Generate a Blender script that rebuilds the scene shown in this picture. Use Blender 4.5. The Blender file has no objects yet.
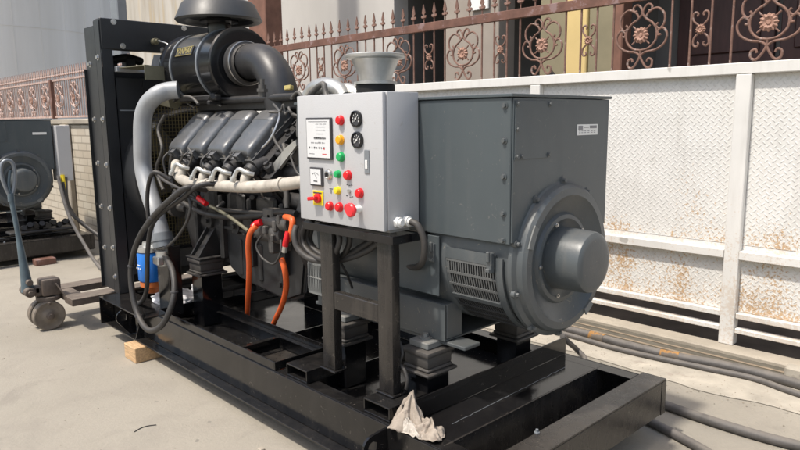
import bpy, bmesh, math, random
from mathutils import Vector, Matrix, noise
from math import radians as rad, sin, cos, pi
random.seed(7)
S = bpy.context.scene
COL = S.collection

# ------------------------------------------------------------------ materials
def _n(nt, t, **kw):
    n = nt.nodes.new(t)
    for k, v in kw.items():
        setattr(n, k, v)
    return n

def mathn(nt, op, a, b=None, clamp=False):
    n = _n(nt, 'ShaderNodeMath', operation=op)
    n.use_clamp = clamp
    for i, v in enumerate((a, b)):
        if v is None:
            continue
        if isinstance(v, (int, float)):
            n.inputs[i].default_value = v
        else:
            nt.links.new(v, n.inputs[i])
    return n.outputs[0]

def noise_tex(nt, scale, detail=4, rough=.55, vec=None, dist=0):
    n = _n(nt, 'ShaderNodeTexNoise')
    n.inputs['Scale'].default_value = scale
    n.inputs['Detail'].default_value = detail
    n.inputs['Roughness'].default_value = rough
    n.inputs['Distortion'].default_value = dist
    if vec is not None:
        nt.links.new(vec, n.inputs['Vector'])
    return n.outputs['Fac']

def ramp(nt, fac, stops):
    n = _n(nt, 'ShaderNodeValToRGB')
    e = n.color_ramp.elements
    while len(e) < len(stops):
        e.new(.5)
    for i, (p, c) in enumerate(stops):
        e[i].position = p
        e[i].color = (c, c, c, 1) if isinstance(c, (int, float)) else tuple(c) + (1,)
    nt.links.new(fac, n.inputs[0])
    return n.outputs[0]

def mix(nt, fac, a, b):
    n = _n(nt, 'ShaderNodeMix', data_type='RGBA')
    if isinstance(fac, (int, float)):
        n.inputs[0].default_value = fac
    else:
        nt.links.new(fac, n.inputs[0])
    for i, v in ((6, a), (7, b)):
        if isinstance(v, tuple):
            n.inputs[i].default_value = v + (1,)
        else:
            nt.links.new(v, n.inputs[i])
    return n.outputs[2]

def base_mat(name):
    m = bpy.data.materials.new(name)
    m.use_nodes = True
    nt = m.node_tree
    b = nt.nodes['Principled BSDF']
    return m, nt, b

def geo_pos(nt):
    return _n(nt, 'ShaderNodeNewGeometry').outputs['Position']

def mat(name, col, rough=.5, metal=0., var=.15, scale=6., dust=0., dustcol=(.30, .26, .21), bump=.0, bscale=60.,
        spots=None, coat=0., rvar=.12, stretch=None, wave=0., streak=0., chips=0.):
    """paint / metal with mottling, a dust film on up-facing parts and optional rust or chip spots"""
    m, nt, b = base_mat(name)
    tc = _n(nt, 'ShaderNodeTexCoord').outputs['Object']
    if stretch:
        mp = _n(nt, 'ShaderNodeMapping')
        mp.inputs['Scale'].default_value = stretch
        nt.links.new(tc, mp.inputs[0])
        tc = mp.outputs[0]
    f = noise_tex(nt, scale, 6, .6, tc)
    lo = tuple(c * (1 - var) for c in col)
    hi = tuple(min(1, c * (1 + var)) for c in col)
    c = mix(nt, ramp(nt, f, [(.3, 0.), (.7, 1.)]), lo, hi)
    if spots:
        sc, th, scol = spots
        g = noise_tex(nt, sc, 8, .7, tc)
        c = mix(nt, ramp(nt, g, [(th, 0.), (th + .06, 1.)]), c, scol)
    r = mathn(nt, 'ADD', mathn(nt, 'MULTIPLY', mathn(nt, 'SUBTRACT', noise_tex(nt, scale * 2.3, 5, .65, tc), .5), rvar * 2), rough)
    if streak:      # faint grime runs down upright faces
        mq = _n(nt, 'ShaderNodeMapping'); mq.inputs['Scale'].default_value = (7, 7, .7); nt.links.new(tc, mq.inputs[0])
        sk = ramp(nt, noise_tex(nt, 2.2, 7, .65, mq.outputs[0]), [(.48, 0.), (.72, 1.)])
        c = mix(nt, mathn(nt, 'MULTIPLY', sk, streak), c, tuple(.55 * a_ + .45 * b_ for a_, b_ in zip(col, dustcol)))
        r = mathn(nt, 'ADD', r, mathn(nt, 'MULTIPLY', sk, .14))
    if chips:
        ch = ramp(nt, noise_tex(nt, 34, 3, .5, tc, 1.5), [(.69, 0.), (.705, 1.)])
        c = mix(nt, mathn(nt, 'MULTIPLY', ch, chips), c, dustcol)
        ms = _n(nt, 'ShaderNodeMapping'); ms.inputs['Scale'].default_value = (1.6, 1.6, 42); ms.inputs['Rotation'].default_value = (.3, .5, .2); nt.links.new(tc, ms.inputs[0])
        sc_ = ramp(nt, noise_tex(nt, 2.6, 3, .5, ms.outputs[0]), [(.70, 0.), (.72, 1.)])
        c = mix(nt, mathn(nt, 'MULTIPLY', sc_, chips * .45), c, tuple(min(1, .6 * q + .35 * w_) for q, w_ in zip(col, dustcol)))
        wp = ramp(nt, noise_tex(nt, 1.8, 8, .75, tc, 1.2), [(.55, 0.), (.72, 1.)])
        r = mathn(nt, 'ADD', r, mathn(nt, 'MULTIPLY', wp, .16))
    if dust > 0:
        ge = _n(nt, 'ShaderNodeNewGeometry')
        sx = _n(nt, 'ShaderNodeSeparateXYZ')
        nt.links.new(ge.outputs['Normal'], sx.inputs[0])
        up = ramp(nt, sx.outputs[2], [(.35, .12), (.95, 1.)])
        dn = ramp(nt, noise_tex(nt, 9, 8, .7, tc, .6), [(.32, .15), (.72, 1.)])
        d = mathn(nt, 'MULTIPLY', mathn(nt, 'MULTIPLY', up, dn), dust, True)
        c = mix(nt, d, c, dustcol)
        r = mathn(nt, 'ADD', r, mathn(nt, 'MULTIPLY', d, .6), True)
    nt.links.new(c, b.inputs['Base Color'])
    nt.links.new(r, b.inputs['Roughness'])
    b.inputs['Metallic'].default_value = metal
    b.inputs['Coat Weight'].default_value = coat
    b.inputs['Coat Roughness'].default_value = .12
    if wave:
        bw = _n(nt, 'ShaderNodeBump')
        bw.inputs['Strength'].default_value = wave
        bw.inputs['Distance'].default_value = .02
        nt.links.new(noise_tex(nt, 4.5, 2, .4, tc), bw.inputs['Height'])
    if bump:
        bn = _n(nt, 'ShaderNodeBump')
        if wave: nt.links.new(bw.outputs[0], bn.inputs['Normal'])
        bn.inputs['Strength'].default_value = bump
        bn.inputs['Distance'].default_value = .004
        nt.links.new(noise_tex(nt, bscale, 5, .6, tc), bn.inputs['Height'])
        nt.links.new(bn.outputs[0], b.inputs['Normal'])
    return m

M = {}
M['black'] = mat('gloss_black_paint', (.007, .007, .008), .09, 0, .3, 3, dust=.03, chips=.22, wave=.05, bump=.10, bscale=26, rvar=.1, dustcol=(.20, .175, .145))
M['black_dusty'] = mat('dusty_black_paint', (.0075, .0075, .008), .10, 0, .3, 4, dust=.04, chips=.22, streak=.08, wave=.05, bump=.1, bscale=30, dustcol=(.24, .21, .18))
M['floorblack'] = mat('black_plate_paint', (.007, .007, .008), .11, 0, .3, 2, dust=.05, chips=.6, wave=.10, bump=.16, bscale=9, rvar=.08, dustcol=(.20, .18, .15))
M['brownframe'] = mat('worn_dark_steel', (.022, .020, .019), .24, .1, .2, 8, dust=.08, streak=.15, chips=.25, bump=.1)
M['rad_black'] = mat('radiator_black_paint', (.016, .018, .021), .4, 0, .25, 3, dust=.12, bump=.08, bscale=40)
M['void'] = mat('dark_core', (.008, .008, .008), .7)
M['alt'] = mat('alternator_grey_paint', (.066, .081, .089), .33, 0, .08, 2.5, streak=.28, chips=.45, wave=.06, dust=.12, bump=.06, bscale=35, rvar=.05, dustcol=(.17, .165, .155))
M['alt_cast'] = mat('alternator_cast_grey', (.075, .087, .094), .33, 0, .12, 5, streak=.25, chips=.5, dust=.16, bump=.1, bscale=90, rvar=.07)
M['alt_pale'] = mat('pale_grey_cast_paint', (.16, .17, .17), .5, 0, .1, 8, dust=.5, bump=.1)
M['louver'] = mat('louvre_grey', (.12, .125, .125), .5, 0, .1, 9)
M['louverdark'] = mat('louvre_dark', (.035, .037, .039), .5, 0, .1, 9)  # darker tone of the louvre grey for the lower rows
M['panel'] = mat('powder_coated_grey', (.46, .465, .475), .42, 0, .03, 2, streak=.10, chips=.25, bump=.18, bscale=260, rvar=.04)
M['silver'] = mat('silver_painted_pipe', (.33, .345, .36), .45, .2, .16, 6, streak=.3, dust=.2, wave=.05, bump=.1, bscale=20, rvar=.1, spots=(9, .66, (.25, .25, .25)))
M['cover'] = mat('valve_cover_silver', (.135, .142, .15), .32, .4, .25, 7, dust=.32, chips=.5, bump=.1, bscale=50)
M['steel'] = mat('bright_steel', (.55, .54, .52), .32, .9, .15, 12, bump=.1)
M['galv'] = mat('galvanised_cast', (.52, .52, .50), .36, .7, .2, 10, dust=.15, bump=.25, bscale=60)
M['cream'] = mat('heat_stained_manifold', (.45, .415, .36), .62, 0, .25, 12, bump=.35, bscale=70, spots=(14, .62, (.30, .25, .20)))
M['cast'] = mat('black_cast_engine', (.018, .018, .019), .45, 0, .35, 14, dust=.26, bump=.4, bscale=70, dustcol=(.16, .145, .13))
M['cast2'] = mat('dusty_engine_grey', (.075, .073, .07), .5, .1, .3, 16, dust=.4, bump=.4, bscale=60)
M['pan'] = mat('oil_pan_paint', (.016, .018, .021), .38, 0, .2, 5, dust=.15, bump=.15, bscale=20)
M['rubber'] = mat('black_rubber', (.028, .027, .027), .5, 0, .2, 10, dust=.25, bump=.15)
M['rubbergrey'] = mat('worn_grey_rubber', (.050, .047, .045), .55, 0, .25, 14, dust=.22, bump=.25)
M['hosedark'] = mat('ground_cable_rubber', (.085, .08, .078), .55, 0, .3, 9, dust=.5, bump=.3, spots=(5, .7, (.25, .22, .18)))
M['cleaner'] = mat('air_cleaner_gloss_black', (.010, .0105, .012), .17, 0, .2, 3, dust=.1, bump=.05, rvar=.05)
M['elbow'] = mat('satin_black_elbow', (.020, .021, .024), .4, 0, .2, 5, dust=.2, bump=.1)
M['hat'] = mat('weathered_cap_plastic', (.030, .033, .036), .42, 0, .15, 5, dust=.15, bump=.1)
M['orange'] = mat('orange_drain_hose', (.72, .12, .025), .42, 0, .12, 8, dust=.1)
M['red'] = mat('red_plastic', (.62, .008, .014), .3, 0, .05, 8)
M['redbright'] = mat('mushroom_red_plastic', (.80, .03, .04), .35, 0, .05, 8)
M['green'] = mat('green_plastic', (.01, .36, .10), .3, 0, .05, 8)
M['amber'] = mat('amber_plastic', (.80, .36, .01), .3, 0, .05, 8)
M['yellow'] = mat('yellow_plastic', (.78, .60, .02), .4, 0, .05, 8)
M['white'] = mat('white_plastic', (.78, .78, .76), .4, 0, .04, 8)
M['label'] = mat('meter_face', (.66, .67, .68), .25, 0, .02, 8)
M['ink'] = mat('dark_print', (.04, .04, .045), .5)
M['greyink'] = mat('grey_print', (.22, .22, .23), .5)
M['gold'] = mat('gold_print', (.46, .38, .14), .4, .35, .1, 30)
M['blue'] = mat('blue_filter_paint', (.015, .17, .60), .34, 0, .08, 8)
M['rustorange'] = mat('orange_filter_base', (.50, .13, .03), .5, 0, .2, 20)
M['olive'] = mat('olive_zinc_bracket', (.17, .16, .11), .45, .3, .15, 9, dust=.2)
M['mesh'] = mat('brass_mesh', (.15, .125, .06), .5, .4, .1, 20)
M['grit'] = mat('grit_crumbs', (.27, .235, .185), .9, 0, .4, 20)
M['wood'] = mat('sawn_timber', (.50, .33, .18), .75, 0, .3, 7, bump=.3, bscale=30, stretch=(2, 14, 14))
M['rag'] = mat('dirty_cotton_rag', (.34, .29, .24), .95, 0, .25, 22, bump=.5, bscale=160, spots=(16, .56, (.22, .18, .15)))
M['raglight'] = mat('pale_cotton_hem', (.46, .42, .37), .95, 0, .2, 22, bump=.5, bscale=160)  # paler tone of the rag cotton for the front fold
M['paper'] = mat('crumpled_white_plastic', (.72, .72, .74), .5, 0, .08, 10, bump=.3)
M['jackdirt'] = mat('greasy_brown_steel', (.105, .082, .068), .6, .15, .35, 14, dust=.5, bump=.5, bscale=50, spots=(9, .6, (.05, .045, .04)))
M['jackwheel'] = mat('worn_wheel_tread', (.17, .14, .11), .6, 0, .3, 16, bump=.4)
M['jackblue'] = mat('chipped_blue_grey_paint', (.10, .14, .165), .45, .1, .25, 12, bump=.3, spots=(13, .62, (.15, .08, .05)))
M['tape'] = mat('orange_tape', (.36, .18, .05), .75, 0, .35, 20, spots=(12, .46, (.13, .11, .09)))
M['fence_rust'] = mat('rusty_wrought_iron', (.20, .112, .085), .7, .1, .3, 12, bump=.4, bscale=90, spots=(20, .56, (.33, .26, .235)))
M['fence_pale'] = mat('faded_pink_iron', (.42, .30, .26), .7, .05, .25, 10, bump=.3, spots=(9, .55, (.55, .44, .40)))
M['rosette'] = mat('painted_rust_rosette', (.33, .19, .14), .7, 0, .25, 25, bump=.4)
M['railrust'] = mat('rusty_brown_rail', (.17, .085, .062), .6, .15, .3, 9, bump=.3, spots=(8, .55, (.27, .18, .17)))
M['plaster'] = mat('pale_plaster', (.47, .455, .43), .9, 0, .14, .7, bump=.2, bscale=8, stretch=(1, 1, .35))
M['pillar'] = mat('grey_render', (.33, .29, .25), .9, 0, .12, 1.6, bump=.2)
M['darkwall'] = mat('shade_toned_render', (.13, .125, .12), .85, 0, .3, .9, bump=.15)  # recess shade put into the wall colour; the screen tile borrows it
M['doorwood'] = mat('dark_red_brown_door', (.055, .022, .02), .5, 0, .25, 5, bump=.15, stretch=(6, 6, 1))
M['yellowwall'] = mat('yellow_plaster', (.66, .50, .22), .8, 0, .08, 2)
M['olivewall'] = mat('olive_plaster', (.25, .22, .14), .8, 0, .15, 2)
M['brownpost'] = mat('rust_brown_post', (.20, .10, .07), .7, .1, .3, 5, bump=.2)
M['greypost'] = mat('galvanised_grey_post', (.24, .26, .28), .5, .4, .1, 5)
M['roofm'] = mat('roof_sheet', (.25, .25, .25), .6)

# ---- ground concrete
def ground_mat():
    m, nt, b = base_mat('dusty_concrete_yard')
    p = geo_pos(nt)
    big = noise_tex(nt, .55, 6, .6, p, .4)
    mid = noise_tex(nt, 3.2, 8, .65, p, .8)
    fine = noise_tex(nt, 55, 6, .7, p)
    c = mix(nt, ramp(nt, big, [(.32, 0.), (.68, 1.)]), (.255, .232, .190), (.345, .315, .262))
    c = mix(nt, mathn(nt, 'MULTIPLY', ramp(nt, mid, [(.36, 1.), (.52, 0.)]), .42), c, (.245, .222, .188))
    c = mix(nt, mathn(nt, 'MULTIPLY', ramp(nt, fine, [(.35, 1.), (.6, 0.)]), .32), c, (.27, .245, .205))
    st = noise_tex(nt, 1.7, 4, .5, p, 1.5)
    c = mix(nt, mathn(nt, 'MULTIPLY', ramp(nt, st, [(.60, 0.), (.72, 1.)]), .42), c, (.19, .17, .145))
    gr = noise_tex(nt, 14, 3, .5, p)
    c = mix(nt, mathn(nt, 'MULTIPLY', ramp(nt, gr, [(.70, 0.), (.74, 1.)]), .5), c, (.12, .11, .10))
    # hairline cracks
    v = _n(nt, 'ShaderNodeTexVoronoi', feature='DISTANCE_TO_EDGE')
    v.inputs['Scale'].default_value = .42
    wv = _n(nt, 'ShaderNodeVectorMath', operation='ADD')
    nz = _n(nt, 'ShaderNodeTexNoise')
    nz.inputs['Scale'].default_value = 3
    nt.links.new(p, nz.inputs['Vector'])
    sc = _n(nt, 'ShaderNodeVectorMath', operation='SCALE')
    sc.inputs['Scale'].default_value = .5
    nt.links.new(nz.outputs['Color'], sc.inputs[0])
    nt.links.new(p, wv.inputs[0])
    nt.links.new(sc.outputs[0], wv.inputs[1])
    nt.links.new(wv.outputs[0], v.inputs['Vector'])
    crack = mathn(nt, 'MULTIPLY', ramp(nt, v.outputs['Distance'], [(.0005, 1.), (.0025, 0.)]), ramp(nt, big, [(.5, 0.), (.62, 1.)]))
    c = mix(nt, mathn(nt, 'MULTIPLY', crack, .0), c, (.14, .12, .10))
    nt.links.new(c, b.inputs['Base Color'])
    b.inputs['Roughness'].default_value = .9
    bn = _n(nt, 'ShaderNodeBump')
    bn.inputs['Strength'].default_value = .55
    bn.inputs['Distance'].default_value = .006
    h = mathn(nt, 'SUBTRACT', mathn(nt, 'ADD', fine, mid), mathn(nt, 'MULTIPLY', crack, .0))
    nt.links.new(h, bn.inputs['Height'])
    nt.links.new(bn.outputs[0], b.inputs['Normal'])
    return m
M['ground'] = ground_mat()
M['kerb'] = mat('kerb_concrete', (.36, .32, .26), .9, 0, .2, 3, bump=.5, bscale=30, spots=(3, .6, (.30, .27, .22)))
M['roughcrete'] = mat('rough_patch_concrete', (.39, .355, .295), .95, 0, .22, 5, bump=.9, bscale=24, spots=(6, .58, (.34, .30, .25)))

# ---- painted tread plate with rust
def tread_mat(name, plate=True, rust=1.):
    m, nt, b = base_mat(name)
    p = geo_pos(nt)
    sx = _n(nt, 'ShaderNodeSeparateXYZ')
    nt.links.new(p, sx.inputs[0])
    X, Y, Z = sx.outputs
    n1 = noise_tex(nt, 1.3, 6, .6, p)
    c = mix(nt, ramp(nt, n1, [(.3, 0.), (.7, 1.)]), (.655, .645, .615), (.74, .73, .70))
    # grime streaks
    mp = _n(nt, 'ShaderNodeMapping')
    mp.inputs['Scale'].default_value = (9, 9, 1.1)
    nt.links.new(p, mp.inputs[0])
    c = mix(nt, mathn(nt, 'MULTIPLY', ramp(nt, noise_tex(nt, 1.5, 6, .6, mp.outputs[0]), [(.5, 0.), (.75, 1.)]), .30), c, (.42, .40, .36))
    # rust grows toward the lower edge and above the middle rail
    low = mathn(nt, 'MULTIPLY', mathn(nt, 'SUBTRACT', 1.25, Z, True), .24)
    band = mathn(nt, 'MULTIPLY', ramp(nt, Z, [(.655, 0.), (.68, 1.), (.86, 0.)]), .06)
    low = mathn(nt, 'ADD', low, band)
    patch = mathn(nt, 'MULTIPLY', mathn(nt, 'SUBTRACT', noise_tex(nt, 2.9, 3, .5, p), .5), .50)
    fine = noise_tex(nt, 55, 8, .66, p)
    rf = mathn(nt, 'ADD', mathn(nt, 'ADD', fine, low), patch)
    mr = _n(nt, 'ShaderNodeMapping'); mr.inputs['Scale'].default_value = (16, 16, 1.3); nt.links.new(p, mr.inputs[0])
    rf = mathn(nt, 'ADD', rf, mathn(nt, 'MULTIPLY', mathn(nt, 'SUBTRACT', noise_tex(nt, 1.4, 5, .6, mr.outputs[0]), .5), .22))
    rmask = mathn(nt, 'MULTIPLY', ramp(nt, rf, [(.70, 0.), (.78, 1.)]), rust, True)
    rcol = mix(nt, noise_tex(nt, 30, 5, .6, p), (.55, .345, .13), (.36, .18, .06))
    c = mix(nt, mathn(nt, 'MULTIPLY', rmask, .78), c, rcol)
    sp = noise_tex(nt, 7, 2, .4, p)
    c = mix(nt, mathn(nt, 'MULTIPLY', ramp(nt, sp, [(.745, 0.), (.765, 1.)]), .65), c, (.30, .28, .25))
    b.inputs['Roughness'].default_value = .5
    h = mathn(nt, 'MULTIPLY', fine, .12)
    if plate:
        s = .0315
        u = mathn(nt, 'DIVIDE', mathn(nt, 'ADD', X, Z), s * 1.4142); w = mathn(nt, 'DIVIDE', mathn(nt, 'SUBTRACT', X, Z), s * 1.4142)
        iu = mathn(nt, 'FLOOR', u); iw = mathn(nt, 'FLOOR', w)
        fu = mathn(nt, 'SUBTRACT', mathn(nt, 'SUBTRACT', u, iu), .5)
        fw = mathn(nt, 'SUBTRACT', mathn(nt, 'SUBTRACT', w, iw), .5)
        par = mathn(nt, 'FLOORED_MODULO', mathn(nt, 'ADD', iu, iw), 2.)
        ipar = mathn(nt, 'SUBTRACT', 1., par)
        a = mathn(nt, 'MULTIPLY', mathn(nt, 'ADD', mathn(nt, 'MULTIPLY', fu, par), mathn(nt, 'MULTIPLY', fw, ipar)), 1 / .50)
        d = mathn(nt, 'MULTIPLY', mathn(nt, 'ADD', mathn(nt, 'MULTIPLY', fw, par), mathn(nt, 'MULTIPLY', fu, ipar)), 1 / .17)
        q = mathn(nt, 'ADD', mathn(nt, 'MULTIPLY', a, a), mathn(nt, 'MULTIPLY', d, d))
        loz = ramp(nt, q, [(.35, 1.), (1., 0.)])
        h = mathn(nt, 'ADD', h, loz)
        # raised bars toned slightly greyer than the plate between them
        c = mix(nt, mathn(nt, 'MULTIPLY', loz, .10), c, (.50, .48, .44))
    nt.links.new(c, b.inputs['Base Color'])
    bn = _n(nt, 'ShaderNodeBump')
    bn.inputs['Strength'].default_value = .55
    bn.inputs['Distance'].default_value = .0042
    bw = _n(nt, 'ShaderNodeBump'); bw.inputs['Strength'].default_value = .35; bw.inputs['Distance'].default_value = .05
    nt.links.new(noise_tex(nt, 2.2, 2, .4, p), bw.inputs['Height']); nt.links.new(bw.outputs[0], bn.inputs['Normal'])
    nt.links.new(h, bn.inputs['Height'])
    nt.links.new(bn.outputs[0], b.inputs['Normal'])
    return m
M['tread'] = tread_mat('painted_tread_plate')
M['gateframe'] = tread_mat('white_gate_frame', False, .35)

def brick_mat():
    m, nt, b = base_mat('cream_painted_brick')
    p = geo_pos(nt)
    sx = _n(nt, 'ShaderNodeSeparateXYZ'); nt.links.new(p, sx.inputs[0])
    cb = _n(nt, 'ShaderNodeCombineXYZ')
    nt.links.new(sx.outputs[0], cb.inputs[0]); nt.links.new(sx.outputs[2], cb.inputs[1])
    br = _n(nt, 'ShaderNodeTexBrick')
    nt.links.new(cb.outputs[0], br.inputs['Vector'])
    br.inputs['Color1'].default_value = (.50, .44, .35, 1)
    br.inputs['Color2'].default_value = (.58, .53, .44, 1)
    br.inputs['Mortar'].default_value = (.33, .29, .23, 1)
    br.inputs['Scale'].default_value = 1.
    br.inputs['Brick Width'].default_value = .30
    br.inputs['Row Height'].default_value = .095
    br.inputs['Mortar Size'].default_value = .009
    c = mix(nt, mathn(nt, 'MULTIPLY', noise_tex(nt, 4, 6, .6, p), .45), br.outputs['Color'], (.40, .35, .27))
    nt.links.new(c, b.inputs['Base Color'])
    b.inputs['Roughness'].default_value = .85
    bn = _n(nt, 'ShaderNodeBump'); bn.inputs['Strength'].default_value = .6; bn.inputs['Distance'].default_value = .006
    nt.links.new(mathn(nt, 'SUBTRACT', 1., br.outputs['Fac']), bn.inputs['Height'])
    nt.links.new(bn.outputs[0], b.inputs['Normal'])
    return m
M['brick'] = brick_mat()

def stained_wall():
    m, nt, b = base_mat('rain_stained_concrete')
    p = geo_pos(nt)
    mp = _n(nt, 'ShaderNodeMapping'); mp.inputs['Scale'].default_value = (1.6, 1.6, .16); nt.links.new(p, mp.inputs[0])
    s1 = noise_tex(nt, 1.5, 7, .6, mp.outputs[0])
    c = mix(nt, ramp(nt, s1, [(.38, 0.), (.62, 1.)]), (.36, .33, .28), (.50, .48, .44))
    s2 = noise_tex(nt, 2.7, 4, .5, mp.outputs[0])
    c = mix(nt, mathn(nt, 'MULTIPLY', ramp(nt, s2, [(.55, 0.), (.66, 1.)]), .5), c, (.42, .33, .20))
    nt.links.new(c, b.inputs['Base Color']); b.inputs['Roughness'].default_value = .9
    return m
M['stained'] = stained_wall()
M['belowgate'] = mat('shade_dark_ground', (.12, .10, .08), .95, 0, .4, 3)  # shade behind the gate put into the colour of the ground
M['trackbed'] = mat('dark_track_bed', (.10, .09, .07), .9, 0, .3, 6, bump=.6, bscale=30)  # dark strip between the kerb and the concrete patch
M['tanrail'] = mat('tan_worn_rail', (.24, .19, .135), .7, .1, .3, 9, bump=.3)

def silo_mat():
    m, nt, b = base_mat('whitewashed_tank')
    p = geo_pos(nt)
    mp = _n(nt, 'ShaderNodeMapping'); mp.inputs['Scale'].default_value = (1.3, 1.3, .09); nt.links.new(p, mp.inputs[0])
    s1 = noise_tex(nt, .8, 6, .6, mp.outputs[0], .5)
    c = mix(nt, ramp(nt, s1, [(.35, 0.), (.65, 1.)]), (.64, .62, .585), (.74, .72, .69))
    nt.links.new(c, b.inputs['Base Color']); b.inputs['Roughness'].default_value = .8
    return m
M['silo'] = silo_mat()

# ------------------------------------------------------------------ mesh builder
class MB:
    def __init__(s):
        s.bm = bmesh.new()
    def _xf(s, verts, rot, c):
        for v in verts:
            q = v.co
            if rot is not None:
                q = rot @ q
            v.co = q + Vector(c)
    def box(s, x0, x1, y0, y1, z0, z1, bev=.003, rot=None, seg=1):
        """axis box between limits; rot (Euler tuple in degrees) turns it about its centre"""
        c = ((x0 + x1) / 2, (y0 + y1) / 2, (z0 + z1) / 2)
        d = (abs(x1 - x0), abs(y1 - y0), abs(z1 - z0))
        r = bmesh.ops.create_cube(s.bm, size=1)
        vs = r['verts']
        for v in vs:
            v.co = Vector((v.co.x * d[0], v.co.y * d[1], v.co.z * d[2]))
        if bev > 0:
            es = list({e for v in vs for e in v.link_edges})
            rr = bmesh.ops.bevel(s.bm, geom=es, offset=min(bev, min(d) * .4), segments=seg, affect='EDGES', profile=.5)
            vs = list({v for f in rr['faces'] for v in f.verts} | {v for v in vs if v.is_valid})
        R = None
        if rot is not None:
            from mathutils import Euler
            R = Euler([rad(a) for a in rot]).to_matrix()
        s._xf(vs, R, c)
        return s
    def cyl(s, p0, p1, r0, r1=None, n=24, caps=True, bev=0):
        r1 = r0 if r1 is None else r1
        p0, p1 = Vector(p0), Vector(p1)
        ax = (p1 - p0)
        L = ax.length
        prof = [(0, r0), (L, r1)]
        if bev:
            prof = [(0, r0 - bev), (bev, r0), (L - bev, r1), (L, r1 - bev)]
        return s.lathe(p0, ax, prof, n, caps)
    def lathe(s, origin, axis, prof, n=32, caps=True):
        """prof: (distance along axis, radius)"""
        o = Vector(origin)
        a = Vector(axis).normalized()
        u = a.orthogonal().normalized()
        w = a.cross(u)
        rings = []
        for (t, r) in prof:
            rings.append([s.bm.verts.new(o + a * t + (u * cos(2 * pi * i / n) + w * sin(2 * pi * i / n)) * r) for i in range(n)])
        for A, B in zip(rings, rings[1:]):
            for i in range(n):
                j = (i + 1) % n
                s.bm.faces.new((A[i], A[j], B[j], B[i]))
        if caps:
            s.bm.faces.new(list(reversed(rings[0])))
            s.bm.faces.new(rings[-1])
        return s
    def tube(s, pts, r, n=10, smooth=6, caps=True):
        P = [Vector(p) for p in pts]
        if smooth and len(P) > 2:
            Q = []
            for i in range(len(P) - 1):
                a = P[max(i - 1, 0)]; b = P[i]; c = P[i + 1]; d = P[min(i + 2, len(P) - 1)]
                for k in range(smooth):
                    t = k / smooth
                    Q.append(.5 * ((2 * b) + (c - a) * t + (2 * a - 5 * b + 4 * c - d) * t * t + (3 * b - a - 3 * c + d) * t ** 3))
            Q.append(P[-1]); P = Q
        rr = r if callable(r) else (lambda t: r)
        rings = []
        T0 = (P[1] - P[0]).normalized()
        u = T0.orthogonal().normalized()
        for i, p in enumerate(P):
            T = (P[min(i + 1, len(P) - 1)] - P[max(i - 1, 0)]).normalized()
            u = (u - T * u.dot(T)).normalized()
            w = T.cross(u)
            R = rr(i / (len(P) - 1))
            rings.append([s.bm.verts.new(p + (u * cos(2 * pi * k / n) + w * sin(2 * pi * k / n)) * R) for k in range(n)])
        for A, B in zip(rings, rings[1:]):
            for i in range(n):
                j = (i + 1) % n
                s.bm.faces.new((A[i], A[j], B[j], B[i]))
        if caps:
            s.bm.faces.new(list(reversed(rings[0]))); s.bm.faces.new(rings[-1])
        return s
    def prism(s, pts, vec, hole=None):
        """polygon of 3D points extruded along vec; hole = (centre, radius) punched as a real ring"""
        vec = Vector(vec)
        A = [s.bm.verts.new(Vector(p)) for p in pts]
        B = [s.bm.verts.new(Vector(p) + vec) for p in pts]
        n = len(A)
        if hole is None:
            s.bm.faces.new(A); s.bm.faces.new(list(reversed(B)))
        else:
            c, r = Vector(hole[0]), hole[1]
            nv = vec.normalized()
            ha, hb = [], []
            for p in pts:
                d = Vector(p) - c
                d = (d - nv * d.dot(nv)).normalized() * r
                ha.append(s.bm.verts.new(c + d)); hb.append(s.bm.verts.new(c + d + vec))
            for i in range(n):
                j = (i + 1) % n
                s.bm.faces.new((A[i], A[j], ha[j], ha[i])); s.bm.faces.new((B[j], B[i], hb[i], hb[j]))
                s.bm.faces.new((ha[i], ha[j], hb[j], hb[i]))
        for i in range(n):
            j = (i + 1) % n
            s.bm.faces.new((A[i], B[i], B[j], A[j]))
        return s
    def bolt(s, p, axis, r=.009, h=.008, washer=True):
        a = Vector(axis).normalized()
        p = Vector(p)
        if washer:
            s.cyl(p, p + a * .002, r * 1.5, n=14)
        s.cyl(p + a * .002, p + a * h, r, r * .9, n=6)
        return s
    def build(s, name, m, parent=None, ang=35, label=None):
        bm = s.bm
        bmesh.ops.recalc_face_normals(bm, faces=bm.faces)
        c = Vector((0, 0, 0))
        if bm.verts:
            lo = Vector([min(v.co[i] for v in bm.verts) for i in range(3)])
            hi = Vector([max(v.co[i] for v in bm.verts) for i in range(3)])
            c = (lo + hi) / 2
        for v in bm.verts:
            v.co -= c
        me = bpy.data.meshes.new(name)
        bm.to_mesh(me); bm.free()
        for f in me.polygons:
            f.use_smooth = True
        me.set_sharp_from_angle(angle=rad(ang))
        me.materials.append(m)
        o = bpy.data.objects.new(name, me)
        COL.objects.link(o)
        pw = Vector(parent['_w']) if parent is not None else Vector((0, 0, 0))
        o.location = c - pw
        o['_w'] = tuple(c)
        if parent is not None:
            o.parent = parent
        if label:
            o['label'] = label
        return o

def tag(o, label=None, cat=None, group=None, kind=None):
    if label: o['label'] = label
    if cat: o['category'] = cat
    if group: o['group'] = group
    if kind: o['kind'] = kind
    return o

def empty(name, loc, label=None, cat=None, group=None):
    o = bpy.data.objects.new(name, None)
    o.empty_display_size = .2
    COL.objects.link(o)
    o.location = loc
    o['_w'] = tuple(loc)
    return tag(o, label, cat, group)

def copy_tree(o, parent=None, skip=()):
    c = o.copy(); COL.objects.link(c)
    c.parent = parent
    for ch in list(KIDS[o.name]):
        if ch.name.split('.')[0] not in skip:
            copy_tree(ch, c, skip)
    return c

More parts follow.
